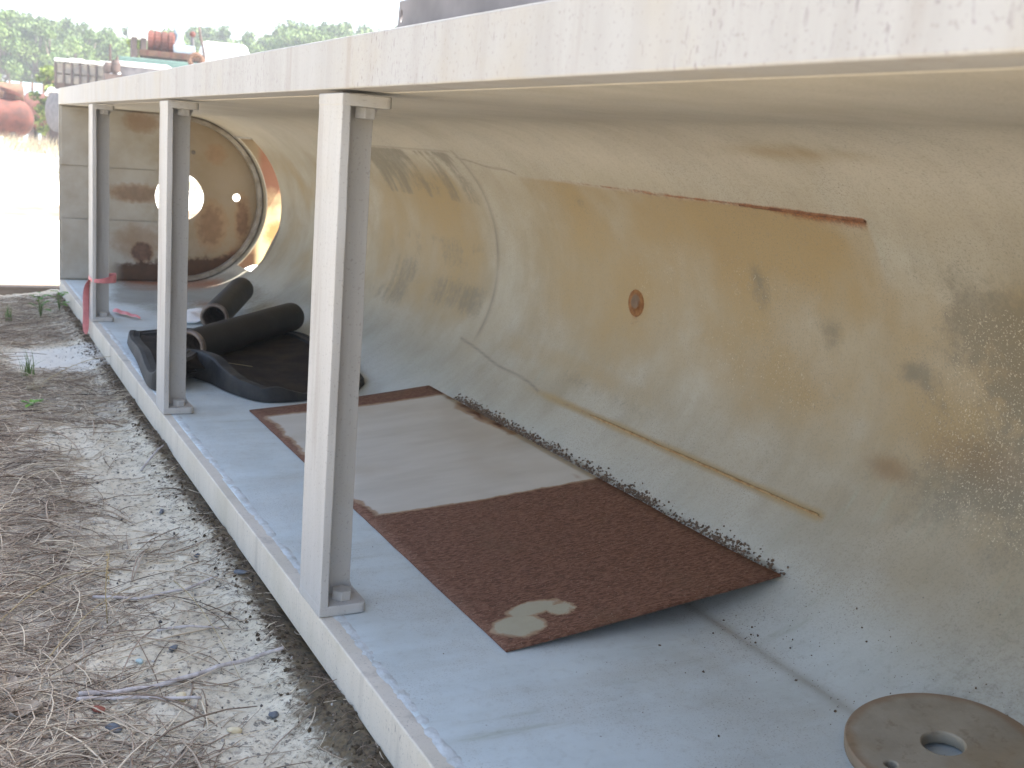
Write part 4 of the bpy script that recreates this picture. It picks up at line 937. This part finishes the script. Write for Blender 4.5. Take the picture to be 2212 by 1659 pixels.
for k in range(4):
    mb = MB(); x = -hw+k*hw/2; z = zt+.05
    mb.box((x+.03, -.12, z), (x+hw/2-.05, 2.3, z+.10+.03*(k % 2)), M4); mb.build('tarp', WHT, e, bevel=.03)
mb = MB(); mb.box((-hw, .1, zb-.22), (hw, 2.2, zb-.004), M4); mb.build('trailer_bed', DKB, e)
for sx in (-hw*.5, hw*.1, hw*.6):
    for sy in (.15, 2.0):
        a_ = M4 @ Vector((sx, sy, 0)); b_ = M4 @ Vector((sx, sy+.25, 0)); mb = MB(); mb.lathe([(0, .05), (0, .45), (.02, .5), (.23, .5), (.25, .45), (.25, .05)], (a_.x, a_.y, G0+.5), (b_.x, b_.y, G0+.5), 20); mb.build('wheel', DKB, e, smooth=False)
    a_ = M4 @ Vector((sx, 1.2, 0)); mb = MB(); mb.box((sx-.06, .1, G0+.45), (sx+.06, 2.3, zb-.2), M4); mb.build('axle_mount', DKB, e)
# dark valve machine with a tall stem
D = 36; P, M4 = oriented(243, 140, D); e = empty('valve_machine', (P[0], P[1], G0)); tag(e, 'dark rusty valve machine with a tall thin stem standing before the stake trailer', 'machine')
q = lambda du, dv: Vector(tuple(far(243+du, 140+dv, D)))-Vector((P[0], P[1], G0))
mb = MB()
for (du, w_, t0, t1) in ((-9, 8, -6, 22), (7, 9, -10, 22)):
    a_, b_ = q(du, t0), q(du, t1); r = px_r(w_, D); mb.lathe([(0, .01), (0, r*.7), (.1, r), ((b_-a_).length-.1, r), ((b_-a_).length, r*.7), ((b_-a_).length, .01)], a_, b_, 16)
mb.build('valve_body', DKB, e)
a_, b_ = q(-5, -8), q(-5, -44); mb = MB(); mb.tube([a_, b_], [px_r(2.6, D), px_r(2.0, D)], 10); mb.build('stem', DKB, e)
a_ = q(10, -10); mb = MB(); mb.lathe([(0, .01), (0, px_r(3, D)), (px_r(9, D), px_r(1, D)), (px_r(9, D), .01)], a_, a_+Vector((0, 0, 1)), 12); mb.build('spindle', DKB, e)
for (du, dv) in ((-5, 22), (10, 19)):
    a_ = q(du, dv); mb = MB(); mb.lathe([(-.05, .01), (-.05, px_r(6, D)), (0, px_r(7, D)), (.06, px_r(6, D)), (.06, .01)], a_, a_+Vector((0, 0, 1)), 16); mb.build('flange', WHT, e)
mb = MB(); a_ = q(0, 20); mb.box((-.25, -.2, -.1), (.25, .2, a_.z), Matrix.Translation((a_.x, a_.y, 0))); mb.build('pedestal', DKB, e)
# flat trailer with a white top
D = 36; P, M4 = oriented(300, 140, D, R_(-8)); e = empty('flat_trailer', (0, 0, 0)); tag(e, 'long flat trailer with a white top and dark side beyond the valve machine', 'trailer')
hw = px_r(42, D); mb = MB(); mb.box((-hw, 0, P[2]-px_r(5, D)), (hw*1.3, 2.3, P[2]+px_r(4, D)), M4); mb.build('white_top', WHT, e, bevel=.03)
mb = MB(); mb.box((-hw, .05, P[2]-px_r(24, D)), (hw*1.3, 2.25, P[2]-px_r(5, D)-.004), M4); mb.build('trailer_side', GRY, e)
for sx in (-hw*.6, hw*.3, hw*.9):
    mb = MB(); mb.box((sx-.1, .3, G0-.1), (sx+.1, 2.0, P[2]-px_r(24, D)), M4); mb.build('leg', DKB, e)
# green deck
D = 39; P, M4 = oriented(335, 136, D, R_(-3)); e = empty('green_deck', (0, 0, 0)); tag(e, 'long green steel deck carrying the rusty engine', 'deck')
hw = px_r(66, D); zt = P[2]+px_r(6, D); mb = MB(); mb.box((-hw, -.3, P[2]-px_r(7, D)), (hw*1.35, 1.6, zt), M4); mb.build('deck_beam', GRN, e, bevel=.02)
for sx in (-hw*.7, hw*.2, hw*1.2):
    mb = MB(); mb.box((sx-.1, 0, G0-.1), (sx+.1, 1.4, P[2]-px_r(7, D)), M4); mb.build('leg', GRN, e)
# rusty engine on its skid
dk = zt; e = empty('rusty_engine', (0, 0, 0)); tag(e, 'rusty ribbed engine block on a skid on the green deck', 'engine')
P2, M4 = oriented(372, 108, D, 0); zs = far(372, 122, D)[2]
hw = px_r(62, D)
mb = MB(); mb.box((-hw, 0, zs-px_r(4, D)), (hw, .12, zs+px_r(8, D)), M4); mb.box((-hw, 1.0, zs-px_r(4, D)), (hw, 1.12, zs+px_r(8, D)), M4); mb.box((-hw, .12, zs-px_r(4, D)+.01), (-hw+.1, 1.0, zs+.1), M4); mb.box((hw-.1, .12, zs-px_r(4, D)+.01), (hw, 1.0, zs+.1), M4); mb.build('skid', BRN, e)
for k in range(5):
    mb = MB(); x = -hw*.75+k*hw*.36; mb.box((x-.04, -.05, zs-px_r(3, D)), (x+.04, -.003, zs+px_r(8, D)), M4); mb.build('gusset', RUSTP, e)
mb = MB(); mb.box((-hw*.8, .1, dk-.02), (hw*.9, 1.0, zs-px_r(4, D)-.004), M4); mb.build('packing', DKB, e)
cz = far(345, 88, D)[2]; x0 = -px_r(47, D); mb = MB(); r = px_r(21, D); A = M4 @ Vector((x0, .55, 0)); A.z = cz; B = M4 @ Vector((x0+1, .55, 0)); B.z = cz
pr_ = [(0, .01), (0, r*.8)]; Lr = px_r(52, D)
for k in range(4): pr_ += [(Lr*(k+.04)/4, r*.88), (Lr*(k+.12)/4, r), (Lr*(k+.78)/4, r), (Lr*(k+.88)/4, r*.88)]
pr_ += [(Lr, r*.8), (Lr, .01)]; mb.lathe(pr_, A, B, 20); mb.build('ribbed_block', RUST, e)
mb = MB(); a_ = M4 @ Vector((px_r(39, D), .5, 0)); a_.z = far(410, 71, D)[2]; r = px_r(6, D); mb.lathe([(-r*math.cos(t), max(r*math.sin(t), .002)) for t in np.linspace(0, math.pi, 12)], a_, a_+Vector((0, 0, 1)), 16); mb.build('ball_valve', RUST, e, smooth=True)
mb = MB(); b_ = a_.copy(); b_.z = zs+px_r(8, D); mb.tube([b_, a_], .05, 8); mb.build('valve_pipe', GRY, e)
# pale blue vessel
e = empty('blue_vessel', (0, 0, 0)); tag(e, 'pale blue grey vessel standing between the rusty engine and the thin pole', 'vessel')
a_ = M4 @ Vector((px_r(12, D), .6, 0)); a_.z = zs+px_r(8, D)+.004; hh = far(385, 56, D)[2]-a_.z; r = px_r(9, D)
mb = MB(); mb.lathe([(0, .01), (0, r*1.9), (hh*.35, r*1.7), (hh*.5, r), (hh*.72, r*.9), (hh*.8, r*1.05), (hh*.95, r*.8), (hh, r*.4), (hh, .01)], a_, a_+Vector((0, 0, 1)), 20); mb.build('vessel_body', BLU, e, smooth=True)
mb = MB(); mb.box((px_r(2, D), .15, a_.z), (px_r(44, D), .22, a_.z+px_r(16, D)), M4); mb.build('side_panel', BLU, e, bevel=.02)
# thin bent pole
D2 = 37; q3 = [far(430, 58, D2), far(433, 80, D2), far(438, 100, D2), far(442, 128, D2)]; mb = MB(); q3.append(np.array([q3[-1][0], q3[-1][1], G0-.1])); mb.tube([tuple(p) for p in q3], [px_r(2.6, D2)]*2+[px_r(2.2, D2)]*3, 8)
tag(mb.build('bent_pole', DKB, smooth=True), 'thin dark bent pole standing left of the white tank', 'pole')
mb = MB(); P = far(424, 132, D2-1); r = px_r(17, D2); mb.lathe([(-.1, r*.45), (-.12, r*.7), (-.07, r*.95), (.07, r*.95), (.12, r*.7), (.1, r*.45), (-.1, r*.45)], P, P+np.array([-.45, -1, .2]), 24)
tag(mb.build('tyre', BRN, smooth=True), 'brown dusty tyre lying in front of the thin bent pole', 'tyre')
mb = MB(); mb.box((P[0]-.35, P[1]-.2, G0-.1), (P[0]+.35, P[1]+.3, P[2]-r*.93)); tag(mb.build('timber_stack', TIMB), 'block of stacked timber under the brown tyre', 'timber')
# white tanks
lying_tank('white_tank', 446, 117, 41, 25, 70, WHT, 'white horizontal tank with a rounded end right of the bent pole', 0.05, .55)
lying_tank('white_tank', 250+32, 68, 46, 14, 30, WHT, 'small white tank raised up left of the rusty engine', 0.1, .35)
# low blue-white rail car behind the left tanks
D = 66; P, M4 = oriented(70, 186, D); e = empty('box_container', (0, 0, 0)); tag(e, 'low pale blue container behind the rusty tanks at the left', 'container'); mb = MB(); hw = px_r(45, D); mb.box((-hw, 0, G0-.1), (hw, 2, P[2]+px_r(6, D)), M4); mb.build('container_body', BLU, e, bevel=.03)
for k in range(5):
    mb = MB(); x = -hw+.1+k*(2*hw-.3)/4; mb.box((x, -.06, G0), (x+.1, -.003, P[2]+px_r(7, D)), M4); mb.build('rib', BRN, e)
# ------------------------------------------------------------------ TREES
M = Mat('leaf'); tn = M.attr('tone').outputs['Fac']; LEAFM = M.done(M.mix(tn, (.05,.095,.025), (.15,.21,.06)), .6, 0, .25)
M = Mat('leaf_bright'); tn = M.attr('tone').outputs['Fac']; LEAFY = M.done(M.mix(tn, (.10,.15,.03), (.20,.25,.055)), .6, 0, .25)
BARK = plain('bark', (.11,.085,.065), (.17,.135,.105), 4, .9)
def tree(name, h, wd, seed, n_leaf, leafm, leaf=.42, shape='round'):
    rg = np.random.default_rng(seed); e = empty(name, (0, 0, 0)); mb = MB()
    mb.tube([(0, 0, -.4), (rg.normal(0, .1), 0, h*.35), (rg.normal(0, .2), rg.normal(0, .2), h*.7), (rg.normal(0, .2), 0, h*.93)], [h*.022, h*.017, h*.010, h*.003], 8)
    cl = []
    for k in range(26):
        t = rg.uniform(.22, 1.0) if shape == 'round' else rg.uniform(.3, 1.0)
        prof_ = math.sin(math.pi*min(1, (t-.12)/.9))**.7 if shape == 'round' else (1.05-t)*1.1+.12
        a = rg.uniform(0, 6.28); r = wd*.5*prof_*rg.uniform(.35, 1.0); c = Vector((r*math.cos(a), r*math.sin(a), h*t)); cl.append((c, wd*rg.uniform(.11, .22)))
        mb.tube([(0, 0, h*max(.15, t-.22)), tuple(c*.6+Vector((0, 0, h*(t-.1)*.4))), tuple(c)], [h*.007, h*.004, h*.0015], 5)
    mb.build('trunk', BARK, e, smooth=True)
    idx = rg.integers(0, len(cl), n_leaf); cs = np.array([tuple(c[0]) for c in cl])[idx]; rs_ = np.array([c[1] for c in cl])[idx]
    d = rg.normal(size=(n_leaf, 3)); d /= np.linalg.norm(d, axis=1)[:, None]; P = cs+d*rs_[:, None]*(rg.random((n_leaf, 1))**.4)*np.array([1, 1, .8])
    t1 = rg.normal(size=(n_leaf, 3)); t1 /= np.linalg.norm(t1, axis=1)[:, None]; t2 = np.cross(t1, rg.normal(size=(n_leaf, 3))); t2 /= np.linalg.norm(t2, axis=1)[:, None]
    s = leaf*rg.uniform(.5, 1.1, (n_leaf, 1)); V = np.stack([P-t1*s, P+t2*s*.45, P+t1*s, P-t2*s*.45], 1).reshape(-1, 3)
    o = mesh_obj('crown', V, np.arange(n_leaf*4).reshape(-1, 4), leafm, e)
    tone = np.clip(rg.normal(.45, .25, n_leaf)+rg.normal(0, .25, len(cl))[idx], 0, 1)
    at = o.data.attributes.new('tone', 'FLOAT', 'POINT'); at.data.foreach_set('value', np.repeat(tone, 4).astype(np.float32)); return e
protos = [tree('leafy_tree', 10, 6.0, 11, 6000, LEAFM, .22), tree('leafy_tree', 10, 5.0, 12, 5500, LEAFM, .22), tree('pine_tree', 10, 3.8, 13, 4500, LEAFM, .2, 'pine'), tree('pine_tree', 10, 3.2, 14, 4000, LEAFM, .2, 'pine')]
used = set()
tops = [(-260, 60), (-200, 35), (-140, 25), (-90, 40), (-45, 20), (0, 38), (18, 24), (45, 46), (75, 52), (105, 50), (135, 58), (165, 66), (195, 70), (225, 74), (255, 72), (290, 76), (325, 72), (360, 80), (400, 78), (440, 66), (480, 74), (520, 78), (560, 84), (590, 76), (620, 60), (650, 64), (680, 68), (705, 58), (735, 66), (765, 70), (800, 72), (850, 66), (910, 62), (980, 58)]
for i, (u, v_) in enumerate(tops):
    for row in range(2):
        D = (104 if row == 0 else 122)+rng.uniform(-6, 6); uu = u+(14 if row else 0)+rng.uniform(-5, 5); vv_ = v_+(rng.uniform(0, 24) if row == 0 else rng.uniform(-16, -6))
        top = far(uu, vv_, D); hgt = max(top[2]-G0, 4.0); k = int(rng.integers(0, 4))
        o = protos[k] if k not in used else copy_tree(protos[k]); used.add(k)
        o.location = (top[0], top[1], G0-.1); sc = hgt/10; o.scale = (sc*1.0, sc*1.0, sc); o.rotation_euler = (0, 0, rng.uniform(0, 6.28))
        kind_ = 'rounded broadleaf tree' if k < 2 else 'slim pointed pine'
        tag(o, ('%s in the hazy tree line behind the scrap yard' % kind_), 'tree', 'trees along the far edge of the yard' if k < 2 else 'pines along the far edge of the yard')
for k in range(4):
    if k not in used: bpy.data.objects.remove(protos[k])
def bush(u, v, D, hpx, wpx, label):
    P = far(u, v, D); h_ = P[2]+px_r(hpx*.5, D)-G0; e = tree('bush', h_, px_r(wpx, D), int(u*7+v), 1500, LEAFY, .13); e.location = (P[0], P[1], G0); tag(e, label, 'bush')
bush(105, 168, 50, 36, 62, 'bright yellow green bush above the brown hopper'); bush(268, 158, 37.5, 22, 26, 'small bright bush right of the valve machine'); bush(296, 100, 47, 50, 60, 'pale green bush under the small white tank')

# put each grouped thing's empty at the base of its parts
bpy.context.view_layer.update()
for o in [o for o in C.objects if o.type == 'EMPTY' and o.parent is None and o.location.length < 1e-6 and o is not trough]:
    bb = [ch.matrix_world @ Vector(c_) for ch in o.children_recursive if ch.type == 'MESH' for c_ in ch.bound_box]
    if not bb: continue
    base = Vector((sum(p.x for p in bb)/len(bb), sum(p.y for p in bb)/len(bb), min(p.z for p in bb)))
    o.location = base
    for ch in o.children: ch.location = ch.location-base
# ------------------------------------------------------------------ HAZE
HZ = bpy.data.materials.new('haze'); HZ.use_nodes = True; hn = HZ.node_tree; hn.nodes.clear()
ho_ = hn.nodes.new('ShaderNodeOutputMaterial'); hv = hn.nodes.new('ShaderNodeVolumePrincipled')
hv.inputs['Color'].default_value = (.95, .97, 1.0, 1); hv.inputs['Density'].default_value = 0.0017; hv.inputs['Anisotropy'].default_value = .2
hn.links.new(hv.outputs[0], ho_.inputs['Volume'])
mb = MB(); mb.box((-510, -210, -2.2), (510, 712, 22)); tag(mb.build('haze', HZ), kind='stuff')
